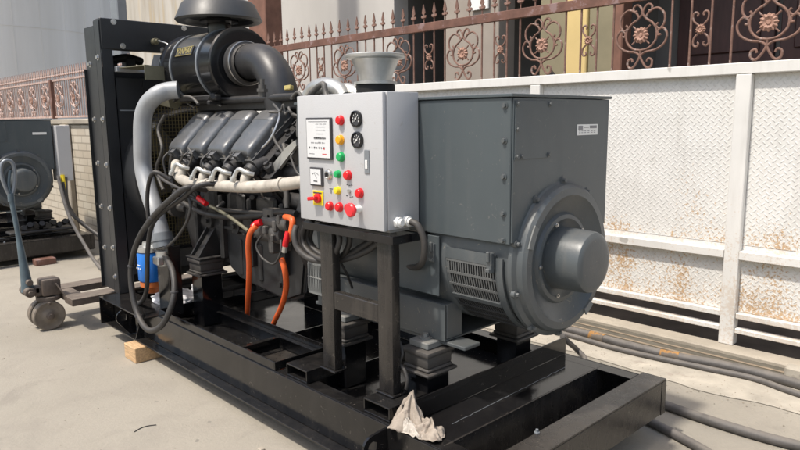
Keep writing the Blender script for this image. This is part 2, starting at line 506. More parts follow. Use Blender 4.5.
def text_mesh(txt, size, loc, rotm, m, parent, depth=.0008, name='lettering', xscale=1.):
    cu = bpy.data.curves.new('txt', 'FONT')
    cu.body = txt; cu.size = size; cu.extrude = depth
    cu.align_x = 'CENTER'; cu.align_y = 'CENTER'
    t = bpy.data.objects.new('txt', cu); COL.objects.link(t)
    dg = bpy.context.evaluated_depsgraph_get()
    me = bpy.data.meshes.new_from_object(t.evaluated_get(dg))
    bpy.data.objects.remove(t)
    for v in me.vertices:
        q = rotm @ Vector((v.co.x * xscale, v.co.y, v.co.z))
        v.co = q
    me.materials.clear(); me.materials.append(m)
    o = bpy.data.objects.new(name, me); COL.objects.link(o)
    pw = Vector(parent['_w'])
    o.location = Vector(loc) - pw
    o['_w'] = tuple(loc); o.parent = parent
    return o
FRONT = Matrix(((1, 0, 0), (0, 0, -1), (0, 1, 0)))      # text facing -Y
EAST = Matrix(((0, 0, 1), (1, 0, 0), (0, 1, 0)))        # text facing +X

# ------------------------------------------------------------------ setting
def ring(bm_pts):
    pass
g = MB(); 
R_ = 400
vs = [g.bm.verts.new((x, y, 0)) for x, y in ((-R_, -R_), (R_, -R_), (R_, R_), (-R_, R_))]
g.bm.faces.new(vs)
tag(g.build('ground', M['ground']), kind='structure')
# rough concrete patch next to the gate track, kerb ledge and channel
k = MB()
random.seed(3)
edge0 = [(x, 3.62 + .10 * noise.noise(Vector((x * 1.7, 2, 0))) + .03 * noise.noise(Vector((x * 9, 5, 0)))) for x in [-7 + .1 * i for i in range(100)]]
vv = [k.bm.verts.new((x, y, .004)) for x, y in edge0] + [k.bm.verts.new((x, 4.028, .004)) for x, y in reversed(edge0)]
k.bm.faces.new(vv)
tag(k.build('track_patch', M['roughcrete']), kind='structure')
k = MB(); k.box(-9, 6, 4.26, 4.405, -.05, .035, .01)
tag(k.build('kerb', M['kerb']), kind='structure')
k = MB(); k.box(-9, 6, 4.03, 4.258, -.05, .008, 0)
tag(k.build('track_bed', M['trackbed']), kind='structure')
k = MB(); k.box(-9, 6, 4.407, 9.5, -.05, .012, 0)  # dark sheet laid where the gate shades the ground
tag(k.build('gate_shade_sheet', M['belowgate']), kind='structure')

# ------------------------------------------------------------------ generator set
YC = 2.265
G = empty('generator_set', (-3.0, YC, 0), 'large black and grey diesel generator set with pale grey control cabinet and orange hoses', 'generator')

# --- skid
b = MB()
b.box(-3.95, -1.377, 1.660, 1.668, .112, .300, .001)          # web
b.box(-4.69, -1.377, 1.600, 1.668, .100, .110, .001)           # bottom flange
b.box(-3.95, -1.377, 1.670, 1.745, .292, .300, .001)          # inward top flange
b.box(-4.69, -3.952, 1.575, 1.80, .291, .300, .001)           # wider top plate at the radiator end
b.box(-4.68, -3.952, 1.668, 1.676, .112, .289, .001)
base_near = b.build('side_rail', M['black_dusty'], G)
b = MB()
b.box(-4.69, -1.377, 2.862, 2.870, .112, .300, .001)
b.box(-4.69, -1.377, 2.872, 2.93, .100, .110, .001)
b.box(-4.69, -1.377, 2.785, 2.860, .292, .300, .001)
b.build('side_rail', M['black_dusty'], G)
b = MB()
b.box(-1.375, -1.262, 1.572, 2.905, .292, .300, .001)
b.box(-1.270, -1.262, 1.572, 2.860, .135, .290, .001)
b.box(-1.375, -1.272, 1.572, 2.905, .130, .136, .001)
b.box(-1.272, -1.260, 2.864, 2.905, .132, .2905, .001)
b.box(-1.375, -1.272, 2.897, 2.905, .137, .290, .001)
b.box(-1.375, -1.272, 1.572, 1.580, .137, .290, .001)
eb = b.build('end_beam', M['brownframe'], G)
w = MB(); w.cyl((-1.372, 2.03, .301), (-1.372, 2.03, .315), .006, n=8); w.cyl((-1.372, 2.03, .30), (-1.372, 2.03, .304), .011, n=10)
w.build('bolt', M['greypost'], eb)
b = MB()
b.box(-4.698, -4.690, 1.575, 2.905, .105, .300, .001)
b.box(-4.688, -4.60, 1.82, 2.78, .291, .300, .001)
b.build('end_plate', M['black'], G)
b = MB(); b.box(-4.60, -1.780, 1.747, 2.783, .214, .220, .001)
b.box(-4.20, -4.05, 1.80, 2.78, .222, .292, .002)
b.build('floor_plate', M['floorblack'], G)
b = MB()
b.box(-1.778, -1.770, 1.700, 2.860, .302, .392, .0015); b.box(-1.778, -1.772, 1.75, 2.78, .222, .2995, .001)
b.build('cross_beam', M['black'], G)
b = MB(); b.box(-1.768, -1.560, 1.746, 2.784, .293, .3005, .001)
fp = b.build('cross_plate', M['black'], G)
b = MB(); wa, wb = Vector((-1.652, 1.854, 0.301)), Vector((-1.670, 2.698, 0.301))
b.tube([wa + (wb - wa) * (i / 30) + Vector((.007 * noise.noise(Vector((i * .9, 0, 0))), 0, -.0008 + .0012 * noise.noise(Vector((i * 2.3, 4, 0))))) for i in range(31)], .0013, 6, 1)
b.build('weld_bead', M['greypost'], fp)
b = MB(); b.box(-1.559, -1.552, 1.70, 2.86, .112, .3005, .001)
b.box(-1.551, -1.380, 1.70, 2.86, .100, .106, .001)
b.build('inner_web', M['brownframe'], G)
for xx in (-3.1, -2.45):
    b = MB(); b.box(xx - .004, xx + .004, 1.747, 2.783, .221, .285, .001); b.build('cross_beam', M['black'], G)
# lifting eyes
for ex, s_ in ((-4.30, 1), (-1.835, 1)):
    b = MB()
    cy, cz, r = 1.585, .235, .05
    pts = [(ex, 1.658, .292)] + [(ex, cy + r * cos(a), cz + r * sin(a)) for a in [pi / 2 + i * pi / 8 for i in range(7)]] + [(ex, 1.600, .128), (ex, 1.658, .114)]
    if ex < -2: pts = [(ex, 1.658, .286)] + [(ex, cy + r * cos(a), cz + r * sin(a)) for a in [pi / 2 + i * pi / 8 for i in range(7)]] + [(ex, 1.62, .114), (ex, 1.658, .114)]
    b.prism(pts, (.012, 0, 0), hole=((ex, cy, cz), .026))
    b.build('lifting_eye', M['black'], G)
b = MB()   # triangular gusset beside the left eye
b.prism([(-4.17, 1.602, .112), (-4.17, 1.658, .286), (-4.17, 1.658, .112)], (.008, 0, 0))
b.build('gusset', M['black_dusty'], G)

# --- fuel tray frame
b = MB()
TX0, TX1, TY0, TY1, TZ0, TZ1 = -3.93, -2.64, 1.668, 2.0, .302, .345
b.box(TX0, TX1, TY0, TY0 + .006, TZ0, TZ1, .001); b.box(TX0, TX1, TY0 + .008, TY0 + .038, TZ0, TZ0 + .006, .001)
b.box(TX0, TX1, TY1 - .006, TY1, TZ0 - .08, TZ1, .001); b.box(TX0, TX1, TY1 - .038, TY1 - .008, TZ0, TZ0 + .006, .001)
b.box(TX0 - .008, TX0 - .002, TY0, TY1, TZ0, TZ1, .001); b.box(TX1 + .002, TX1 + .008, TY0, TY1, TZ0, TZ1, .001)
b.box(-3.06, -3.03, TY0 + .04, TY1 - .04, TZ0, TZ0 + .006, .001)
tr = b.build('tray_frame', M['black_dusty'], G)
b = MB(); b.box(-3.03, TX1 - .01, TY0 + .08, TY1 - .01, .2225, .227, .001); b.build('drip_tray', M['brownframe'], G)

# --- stand: hollow cross tubes, legs, bar, shelf
for x0, x1 in ((-2.552, -2.390), (-1.990, -1.832)):
    b = MB(); t = .006; y1 = 1.93
    b.box(x0, x1, 1.682, y1, .355, .362, .001); b.box(x0, x1, 1.682, y1, .3015, .3075, .001)
    b.box(x0, x0 + t, 1.682, y1, .3077, .3548, 0); b.box(x1 - t, x1, 1.682, y1, .3077, .3548, 0)
    b.box(x0 + t, x1 - t, y1 - .01, y1 - .002, .3077, .3548, 0)
    b.build('stand_tube', M['black_dusty'], G)
for x0 in (-2.372, -1.986):
    b = MB()
    b.box(x0, x0 + .088, 1.765, 1.810, .3725, 1.010, .004, seg=2)
    lg = b.build('stand_leg', M['brownframe'], G)
    b = MB(); b.box(x0 - .012, x0 + .10, 1.752, 1.828, .3635, .372, .002); b.bolt((x0 + .094, 1.822, .372), (0, 0, 1), .007, .01); b.build('foot_plate', M['black_dusty'], lg)
b = MB(); b.box(-2.283, -1.987, 1.768, 1.806, .662, .742, .003); b.build('stand_crossbar', M['brownframe'], G)
b = MB()
b.box(-2.455, -1.868, 1.738, 1.744, 1.012, 1.046, .001); b.box(-2.455, -1.868, 1.746, 1.775, 1.040, 1.046, .001)
b.box(-2.455, -1.868, 1.945, 1.951, 1.012, 1.046, .001)
b.box(-1.868, -1.862, 1.738, 1.951, 1.012, 1.046, .001); b.box(-2.461, -2.455, 1.738, 1.951, 1.012, 1.046, .001)
b.build('stand_shelf', M['black'], G)

# --- control cabinet
PX0, PX1, PY0, PZ0, PZ1 = -2.470, -1.903, 1.735, 1.060, 1.607
b = MB(); b.box(PX0 + .004, PX1, 1.757, 1.928, PZ0 + .002, PZ1, .004, seg=2)
for fx in (PX0 + .05, PX1 - .05): b.box(fx - .02, fx + .02, 1.79, 1.90, 1.047, 1.061, 0)
cab = b.build('control_cabinet', M['panel'], G)
b = MB(); b.box(PX0, PX1 - .004, PY0, 1.7545, PZ0, PZ1 - .002, .004, seg=2)
door = b.build('cabinet_door', M['panel'], cab)
def FP(p):  # point on door plane (already 3D) pushed out by d
    return Vector((p[0], PY0, p[2]))
def lampbtn(p, m, name, r=.0185, h=.022, bez=True):
    p = FP(p); b = MB()
    b.lathe(p, (0, -1, 0), [(0, r * 1.12), (.004, r * 1.12), (.005, r), (h - .004, r * .97), (h, r * .8), (h + .001, r * .3)], 24)
    b.build(name, M[m], cab)
for p, m, n_ in (((-2.160, 1.735, 1.498), 'red', 'indicator_lamp'), ((-2.163, 1.735, 1.418), 'amber', 'indicator_lamp'), ((-2.162, 1.735, 1.348), 'green', 'indicator_lamp'),
                 ((-2.185, 1.735, 1.275), 'green', 'push_button'), ((-2.119, 1.735, 1.274), 'red', 'push_button'), ((-2.188, 1.735, 1.206), 'yellow', 'push_button'),
                 ((-2.046, 1.735, 1.205), 'red', 'push_button'), ((-2.246, 1.735, 1.135), 'red', 'push_button'), ((-2.180, 1.735, 1.136), 'red', 'push_button'), ((-2.117, 1.735, 1.138), 'red', 'push_button')):
    small = m in ('yellow',) or (n_ == 'push_button' and m == 'green')
    lampbtn(p, m, n_, .0150 if small else .0185, .020)
p = FP((-2.050, 1.735, 1.140)); b = MB()
b.cyl(p, p + Vector((0, -.03, 0)), .014, n=20)
b.build('button_collar', M['white'], cab)
b = MB(); b.lathe(p + Vector((0, -.031, 0)), (0, -1, 0), [(0, .014), (.010, .016), (.014, .028), (.024, .029), (.030, .023), (.032, .008)], 28)
b.build('emergency_stop', M['redbright'], cab)
# meters
def meter(c0, c1, frame=.004):
    x0, z1, x1, z0 = c0[0], c0[2], c1[0], c1[2]
    b = MB(); b.box(x0, x1, PY0 - .010, PY0 - .0005, z0, z1, .002)
    o = b.build('meter', M['ink'], cab)
    b = MB(); b.box(x0 + .007, x1 - .007, PY0 - .0125, PY0 - .0105, z0 + .007, z1 - .007, .0005)
    b.build('meter_face', M['label'], o)
    return o, x0, x1, z0, z1
mo, x0, x1, z0, z1 = meter((-2.394, 1.735, 1.510), (-2.218, 1.735, 1.333))
z1 = z1 - .005
b = MB(); yy = PY0 - .0130
W_, H_ = x1 - x0, z1 - z0
random.seed(5)
def dash(u0, u1, v, t=.0022):
    b.box(x0 + W_ * u0, x0 + W_ * u1, yy - .0006, yy, z0 + H_ * v, z0 + H_ * v + t, 0)
dash(.12, .86, .93, .0018)
for v in (.72, .80): dash(.42, .8, v, .0012)
for k_ in range(3): dash(.42 + k_ * .15, .53 + k_ * .15, .87, .0012)
dash(.42, .70, .63, .0012)
for v, a_, n_ in ((.52, .34, 13), (.505, .34, 13), (.40, .22, 8), (.28, .14, 7), (.265, .14, 7)):
    for k_ in range(n_):
        u = a_ + k_ * (.80 - a_) / n_
        dash(u, u + .028 + .03 * random.random(), v, .003 + .003 * random.random())
dash(.13, .34, .13, .0022)
b.build('print', M['greyink'], mo)
b = MB(); dash(.66, .82, .13, .0025); b.box(x0 + W_ * .72, x0 + W_ * .76, yy - .0006, yy, z0 + H_ * .25, z0 + H_ * .30, 0)
b.build('print', M['red'], mo)
mo, x0, x1, z0, z1 = meter((-2.377, 1.735, 1.297), (-2.289, 1.735, 1.216))
W_, H_ = x1 - x0, z1 - z0
b = MB(); yy = PY0 - .0130
b.tube([(x0 + W_ * (.5 + .28 * cos(a)), yy, z0 + H_ * (.50 + .22 * sin(a))) for a in [pi * (.15 + .7 * i / 8) for i in range(9)]], .0009, 5, 1)
b.tube([(x0 + W_ * .62, yy, z0 + H_ * .42), (x0 + W_ * .40, yy, z0 + H_ * .70)], .0008, 5, 1)
dash(.36, .66, .24, .0045)
b.build('print', M['ink'], mo)
# key switch, lock
p = FP((-2.250, 1.735, 1.270)); b = MB()
b.lathe(p, (0, -1, 0), [(0, .024), (.004, .024), (.012, .019), (.014, .014), (.011, .012)], 24)
ks = b.build('key_switch', M['steel'], cab)
b = MB(); b.box(p.x - .003, p.x + .003, PY0 - .024, PY0 - .011, p.z - .009, p.z + .009, .001); b.build('key', M['ink'], ks)
p = FP((-2.115, 1.735, 1.208)); b = MB(); b.cyl(p, p + Vector((0, -.008, 0)), .008, n=16); b.build('toggle_switch', M['steel'], cab)
# tiny plates of print round the switches
def dsh(px, pz, w_, h_): b.box(px - w_ / 2, px + w_ / 2, PY0 - .0012, PY0 - .0002, pz - h_ / 2, pz + h_ / 2, 0)
b = MB(); q = (-2.239, 1.735, 1.209); dsh(q[0], q[2], .024, .003); dsh(q[0], q[2] - .012, .004, .016)
q = (-2.115, 1.735, 1.208)
for a_, c_ in ((-.014, .026), (.014, .026), (0, .024), (-.018, -.020), (.016, -.022), (.004, -.026)): dsh(q[0] + a_, q[2] + c_, .010, .003)
b.build('switch_print', M['ink'], cab)
# yellow isolator
c0, c1 = (-2.364, 1.735, 1.195), (-2.294, 1.735, 1.131); b = MB(); b.box(c0[0], c1[0], PY0 - .006, PY0 - .0005, c1[2], c0[2], .001)
iso = b.build('isolator_plate', M['yellow'], cab)
q = Vector(((c0[0] + c1[0]) / 2 + .006, PY0 - .006, (c0[2] + c1[2]) / 2)); b = MB()
b.lathe(q, (0, -1, 0), [(0, .021), (.012, .021), (.014, .018)], 24)
b.box(q.x - .040, q.x + .012, PY0 - .040, PY0 - .018, q.z - .008, q.z + .008, .003, rot=(0, -8, 0))
b.build('isolator_handle', M['red'], iso)
b = MB(); b.box(c0[0] + .006, c1[0] - .006, PY0 - .0075, PY0 - .0062, c0[2] - .012, c0[2] - .006, 0); b.build('print', M['ink'], iso)
# round gauges
for p in ((-2.058, 1.735, 1.503), (-2.054, 1.735, 1.419)):
    p = FP(p); b = MB()
    b.lathe(p, (0, -1, 0), [(0, .033), (.004, .034), (.012, .033), (.014, .029), (.006, .027)], 32)
    gg = b.build('round_gauge', M['black'], cab)
    b = MB(); b.cyl(p + Vector((0, -.0062, 0)), p + Vector((0, -.0075, 0)), .0265, n=28); b.build('gauge_face', M['ink'], gg)
    b = MB(); 
    for k_ in range(7):
        a_ = rad(-30 + k_ * 40); b.box(p.x + .019 * cos(a_) - .0015, p.x + .019 * cos(a_) + .0015, PY0 - .0087, PY0 - .0078, p.z + .019 * sin(a_) - .003, p.z + .019 * sin(a_) + .003, 0)
    b.tube([(p.x - .008, PY0 - .009, p.z - .010), (p.x + .010, PY0 - .009, p.z + .012)], .0014, 5, 1)
    b.cyl((p.x, PY0 - .0078, p.z), (p.x, PY0 - .011, p.z), .004, n=10)
    b.build('gauge_needle', M['white'], gg)
# door latch slot
c0, c1 = (-2.016, 1.735, 1.381), (-1.987, 1.735, 1.286); b = MB()
b.box(c0[0], c1[0], PY0 - .004, PY0 - .0005, c1[2], c0[2], .0015)
lt = b.build('door_latch', M['greypost'], cab)
b = MB(); b.box(c0[0] + .008, c1[0] - .008, PY0 - .007, PY0 - .0042, c1[2] + .02, c1[2] + .055, .001); b.build('latch_key', M['white'], lt)
# glands and cable on the side
gl = [(-1.903, 1.800, 1.094), (-1.903, 1.848, 1.093)]
for p in gl:
    b = MB(); p = Vector(p)
    b.cyl(p, p + Vector((.012, 0, 0)), .022, n=6); b.cyl(p + Vector((.012, 0, 0)), p + Vector((.034, 0, 0)), .018, .013, n=16); b.cyl(p + Vector((.014, 0, 0)), p + Vector((.024, 0, 0)), .021, n=12)
    b.build('cable_gland', M['white'], cab)
p = Vector(gl[1]) + Vector((.03, 0, 0))
b = MB(); b.tube([p, p + Vector((.035, .005, -.012)), p + Vector((.055, .02, -.07)), p + Vector((.045, .03, -.14)), p + Vector((.005, .05, -.185)), p + Vector((-.08, .09, -.215)), p + Vector((-.20, .12, -.21))], .0135, 12)
b.build('cable', M['rubbergrey'], G)

# --- alternator
b = MB()
b.box(-2.76, -1.447, 1.934, 2.612, 1.040, 1.573, .003)
b.box(-2.77, -1.436, 1.926, 2.620, 1.5745, 1.586, .002)
tb = b.build('terminal_box', M['alt'], G)
b = MB(); b.box(-1.4465, -1.440, 1.940, 2.606, 1.046, 1.572, .002); b.build('end_panel', M['alt'], tb)
b = MB(); b.box(-1.4395, -1.4365, 1.945, 2.170, 1.350, 1.562, .001); cv = b.build('cover_plate', M['alt'], tb)
b = MB()
for y_, z_ in ((1.957, 1.55), (1.957, 1.46), (1.957, 1.362), (2.158, 1.55), (2.158, 1.362), (1.985, 1.362)):
    b = MB(); b.bolt((-1.4363, y_, z_), (1, 0, 0), .007, .008); b.build('bolt', M['alt_cast'], cv)
for z_ in (1.545, 1.42, 1.29, 1.155, 1.055):
    b = MB(); b.bolt((-1.475, 1.9335, z_), (0, -1, 0), .009, .011); b.build('bolt', M['alt_cast'], tb)
for z_, y_ in ((1.10, 2.58), (1.30, 2.58)):
    pass
# sticker
q0, q1 = (-1.440, 2.359, 1.472), (-1.440, 2.516, 1.429)
b = MB(); b.box(-1.4395, -1.4385, q0[1], q1[1], q1[2], q0[2], 0)
st = b.build('sticker', M['white'], tb)
b = MB(); wy, hz = q1[1] - q0[1], q0[2] - q1[2]
b.box(-1.4384, -1.4378, q0[1] + wy * .05, q0[1] + wy * .26, q1[2] + hz * .50, q1[2] + hz * .88, 0)
b.box(-1.4384, -1.4378, q0[1] + wy * .60, q0[1] + wy * .94, q1[2] + hz * .62, q1[2] + hz * .88, 0)
b.box(-1.4384, -1.4378, q0[1] + wy * .32, q0[1] + wy * .55, q1[2] + hz * .68, q1[2] + hz * .74, 0)
for v in (.2, .36):
    for u in (.08, .2, .34, .5, .66, .8): b.box(-1.4384, -1.4378, q0[1] + wy * u, q0[1] + wy * (u + .08), q1[2] + hz * v, q1[2] + hz * (v + .06), 0)
b.build('print', M['greyink'], st)

AZ = .945
b = MB()
b.lathe((-2.70, YC, AZ), (1, 0, 0), [(0, .335), (.02, .345), (.10, .345), (.12, .315), (.92, .315), (.95, .300), (1.235, .300)], 64)
bod = b.build('alternator_body', M['alt_cast'], G)
# flat side plate low on the body (left, pale) and the vent cover near the end
b = MB()
b.box(-2.05, -1.80, 1.935, 1.943, .78, 1.030, .002)
b.build('side_plate', M['alt'], bod)
def louvre(xa, xb, a0, a1, rows, cols, R, name, mm, slant=0.0):
    """curved perforated guard: bars round the body between angles a0..a1 (deg below horizontal, on the near side)"""
    b = MB()
    def P(x, a, r): return Vector((x, YC - r * cos(rad(a)), AZ - r * sin(rad(a))))
    n = 10
    def strip(xA, xB, aA, aB, th=.004, segs=1):
        for i in range(segs):
            u0 = aA + (aB - aA) * i / segs; u1 = aA + (aB - aA) * (i + 1) / segs
            v = [b.bm.verts.new(P(x, a, r)) for r in (R, R + th) for (x, a) in ((xA, u0), (xB, u0), (xB, u1), (xA, u1))]
            for f in ((0, 1, 2, 3), (7, 6, 5, 4), (0, 4, 5, 1), (1, 5, 6, 2), (2, 6, 7, 3), (3, 7, 4, 0)):
                b.bm.faces.new([v[i_] for i_ in f])
    gap_a = (a1 - a0) / rows
    pitch = (xb - xa) / cols
    for r_ in range(rows + 1):
        a = a0 + gap_a * r_
        strip(xa, xb, a - .9, a + .9, .005)
    for r_ in range(rows):
        for c_ in range(cols + 1):
            x = xa + pitch * c_
            aA, aB = a0 + gap_a * r_ + 1.0, a0 + gap_a * (r_ + 1) - 1.0
            w_ = pitch * .19
            v = [b.bm.verts.new(P(x_ , a_, rr)) for rr in (R, R + .004) for (x_, a_) in ((x - w_, aA), (x + w_, aA), (x + w_ + slant * pitch, aB), (x - w_ + slant * pitch, aB))]
            for f in ((0, 1, 2, 3), (7, 6, 5, 4), (0, 4, 5, 1), (1, 5, 6, 2), (2, 6, 7, 3), (3, 7, 4, 0)):
                b.bm.faces.new([v[i_] for i_ in f])
    return b
bk = MB()
def curved_plate(b, xa, xb, a0, a1, R, th=.003, n=14):
    def P(a, r, x): return Vector((x, YC - r * cos(rad(a)), AZ - r * sin(rad(a))))
    rows = []
    for i in range(n + 1):
        a = a0 + (a1 - a0) * i / n
        rows.append([b.bm.verts.new(P(a, R, xa)), b.bm.verts.new(P(a, R, xb)), b.bm.verts.new(P(a, R + th, xb)), b.bm.verts.new(P(a, R + th, xa))])
    for A, B in zip(rows, rows[1:]):
        for i in range(4):
            j = (i + 1) % 4
            b.bm.faces.new((A[i], A[j], B[j], B[i]))
    b.bm.faces.new(rows[0]); b.bm.faces.new(list(reversed(rows[-1])))
curved_plate(bk, -1.80, -1.50, -2, 78, .303)
gd = bk.build('vent_backing', M['void'], bod)
b = louvre(-1.775, -1.525, 1, 30, 3, 20, .3075, '', None)
b.build('vent_grille', M['louver'], bod)
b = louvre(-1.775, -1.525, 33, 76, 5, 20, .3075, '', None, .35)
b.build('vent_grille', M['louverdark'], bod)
b = MB()
curved_plate(b, -1.815, -1.776, -6, 78, .306, .008); curved_plate(b, -1.524, -1.49, -6, 78, .306, .008)
curved_plate(b, -1.776, -1.524, -8, 0, .306, .008); curved_plate(b, -1.776, -1.524, 29.5, 33.2, .306, .010); curved_plate(b, -1.776, -1.524, 76, 79, .306, .008)
b.build('vent_surround', M['alt_cast'], bod)
for x_ in (-1.83, -1.535):
    b = MB(); b.box(x_ - .012, x_ + .012, 1.925, 1.948, .92, 1.00, .003); b.box(x_ - .007, x_ + .007, 1.915, 1.93, .965, 1.005, .003); b.box(x_ - .009, x_ + .009, 1.917, 1.927, .925, .94, .002)
    b.build('vent_clip', M['alt_cast'], bod)
# end flange, hub cover
b = MB()
b.lathe((-1.475, YC, AZ), (1, 0, 0), [(0, .300), (.012, .318), (.030, .318), (.040, .300), (.062, .296), (.074, .283), (.076, .255), (.062, .240), (.040, .185), (.052, .176), (.054, .160), (.046, .150), (.036, .13), (.036, .10)], 80)
fl = b.build('end_flange', M['alt_cast'], G)
for k_ in range(10):
    a_ = rad(18 + 36 * k_); q = Vector((-1.452, YC + .311 * cos(a_), AZ + .311 * sin(a_)))
    b = MB(); b.cyl(q, q + Vector((.016, 0, 0)), .016, n=12); b.bolt(q + Vector((.016, 0, 0)), (1, 0, 0), .0085, .012); b.build('bolt', M['alt_cast'], fl)
for k_ in range(5):
    a_ = rad(40 + 72 * k_); q = Vector((-1.421, YC + .166 * cos(a_), AZ + .152 * sin(a_)))
    b = MB(); b.bolt(q, (1, 0, 0), .006, .007); b.build('bolt', M['steel'], fl)
b = MB()
for a_ in (158, 160, 162, 164, 166, 168): pass
for a0_, a1_ in ((146, 164), (-62, -50)):
    b = MB(); pts = []
    for a_ in range(a0_, a1_ + 1, 3): pts.append((-1.40, YC + .292 * cos(rad(a_)), AZ + .292 * sin(rad(a_))))
    for a_ in range(a1_, a0_ - 1, -3): pts.append((-1.40, YC + .262 * cos(rad(a_)), AZ + .262 * sin(rad(a_))))
    b.prism(pts, (.006, 0, 0)); b.build('lifting_notch', M['alt_pale'], fl)
b = MB(); b.lathe((-1.440, YC, AZ), (1, 0, 0), [(0, .126), (.135, .121), (.148, .117), (.155, .107), (.158, .09), (.159, .03)], 64)
b.build('hub_cover', M['alt_cast'], fl)
# feet
b = MB()
b.box(-2.68, -1.80, 1.972, 1.980, .575, .735, .002); b.box(-2.68, -1.80, 1.982, 2.54, .575, .583, .002)
b.box(-1.806, -1.798, 1.984, 2.08, .585, .735, .002); b.box(-2.68, -1.80, 1.982, 2.06, .728, .735, .002)
ft = b.build('alternator_foot', M['alt_pale'] if False else M['alt_cast'], G)
b = MB(); b.box(-2.68, -1.80, 2.45, 2.54, .585, .735, .003); b.build('alternator_foot', M['alt_cast'], G)
# anti-vibration mounts
def mount(x0, x1, y0, y1, zf, z0, pedestal='black'):
    b = MB(); b.box(x0 + .01, x1 - .01, y0 + .01, y1 - .01, zf, z0, .003); 
    pd = b.build('mount_pedestal', M['black'], G)
    b = MB()
    b.box(x0 - .018, x1 + .018, y0 - .018, y1 + .018, z0 + .001, z0 + .014, .004)
    b.box(x0 - .004, x1 + .004, y0 - .004, y1 + .004, z0 + .014, z0 + .030, .006)
    b.box(x0, x1, y0, y1, z0 + .030, z0 + .082, .008, seg=2)
    b.box(x0 - .010, x1 + .010, y0 - .010, y1 + .010, z0 + .080, z0 + .104, .008, seg=2)
    o = b.build('vibration_mount', M['rubbergrey'], G)
    return o
zm = .440
mount(-1.955, -1.815, 1.885, 2.035, .222, zm)
b = MB(); b.box(-1.945, -1.835, 1.905, 2.02, zm + .105, zm + .134, .004); b.cyl((-1.895, 1.955, zm + .134), (-1.895, 1.955, zm + .140), .028, n=20); b.bolt((-1.895, 1.955, zm + .14), (0, 0, 1), .014, .016)
b.build('mount_pad', M['alt_pale'], G)
mount(-2.50, -2.36, 1.885, 2.035, .222, zm)
b = MB(); b.box(-2.49, -2.38, 1.905, 2.02, zm + .105, zm + .134, .004); b.bolt((-2.435, 1.955, zm + .134), (0, 0, 1), .016, .016)
b.build('mount_pad', M['alt_pale'], G)
for x_ in (-1.885, -2.43): mount(x_ - .07, x_ + .07, 2.50, 2.64, .222, zm)
b = MB(); b.box(-2.72, -1.70, 1.985, 2.085, .556, .572, .003); b.build('under_rail', M['alt_cast'], G)
b = MB(); b.box(-2.72, -1.70, 2.44, 2.54, .556, .572, .003); b.build('under_rail', M['alt_cast'], G)
b = MB(); b.box(-3.70, -2.55, 2.60, 2.612, .222, .44, .003); b.box(-3.70, -2.55, 2.614, 2.66, .43, .44, .002); b.build('cross_beam', M['black'], G)  # far channel added to darken the reflection in the floor plate
mount(-3.90, -3.75, 1.870, 2.03, .222, .545)
# engine bracket on the front mount: base plate and two raking webs
b = MB()
b.box(-3.92, -3.73, 1.860, 2.04, .652, .662, .002)
for x_ in (-3.89, -3.79):
    b.prism([(x_, 1.875, .663), (x_, 2.03, .663), (x_, 2.20, .98), (x_, 2.10, .98)], (.014, 0, 0))
b.prism([(-3.875, 1.90, .664), (-3.875, 1.912, .664), (-3.875, 2.15, .98), (-3.875, 2.138, .98)], (.086, 0, 0))
b.build('engine_bracket', M['cast'], G)

# ------------------------------------------------------------------ engine
EX0, EX1 = -4.18, -2.74
b = MB()
b.prism([(EX0, YC - .22, .62), (EX0, YC + .22, .62), (EX0, YC + .27, .86), (EX0, YC + .20, 1.16), (EX0, YC - .20, 1.16), (EX0, YC - .27, .86)], (EX1 - EX0, 0, 0))
for k_ in range(4):
    xc = -3.98 + k_ * .33
    b.box(xc - .02, xc + .02, YC - .30, YC - .24, .66, 1.06, .01)
for k_ in range(3):
    xc = -3.82 + k_ * .33
    b.cyl((xc, YC - .24, .88), (xc, YC - .29, .88), .05, .046, n=24); b.bolt((xc, YC - .29, .88), (0, -1, 0), .014, .016)
    b.box(xc - .10, xc + .10, YC - .285, YC - .25, .97, 1.08, .015)
eng = b.build('engine_block', M['cast'], G)
# oil pan
b = MB()
b.prism([(-3.70, YC - .26, .86), (-3.62, YC - .27, .60), (-3.50, YC - .26, .545), (-3.02, YC - .26, .50), (-2.86, YC - .26, .56), (-2.80, YC - .26, .86)], (0, .50, 0))
bmesh.ops.bevel(b.bm, geom=list(b.bm.edges), offset=.022, segments=3, affect='EDGES')
for k_ in range(3): b.box(-3.50 + k_ * .22, -3.46 + k_ * .22, YC - .275, YC - .24, .58, .80, .008)
b.box(-3.72, -2.78, YC - .285, YC + .26, .850, .868, .003)
b.bolt((-3.05, YC - .263, .60), (0, -1, 0), .018, .022)
op = b.build('oil_pan', M['pan'], G)
for k_ in range(8):
    b = MB(); b.bolt((-3.66 + k_ * .12, YC - .272, .85), (0, 0, -1), .009, .014, False); b.build('bolt', M['cast2'], op)
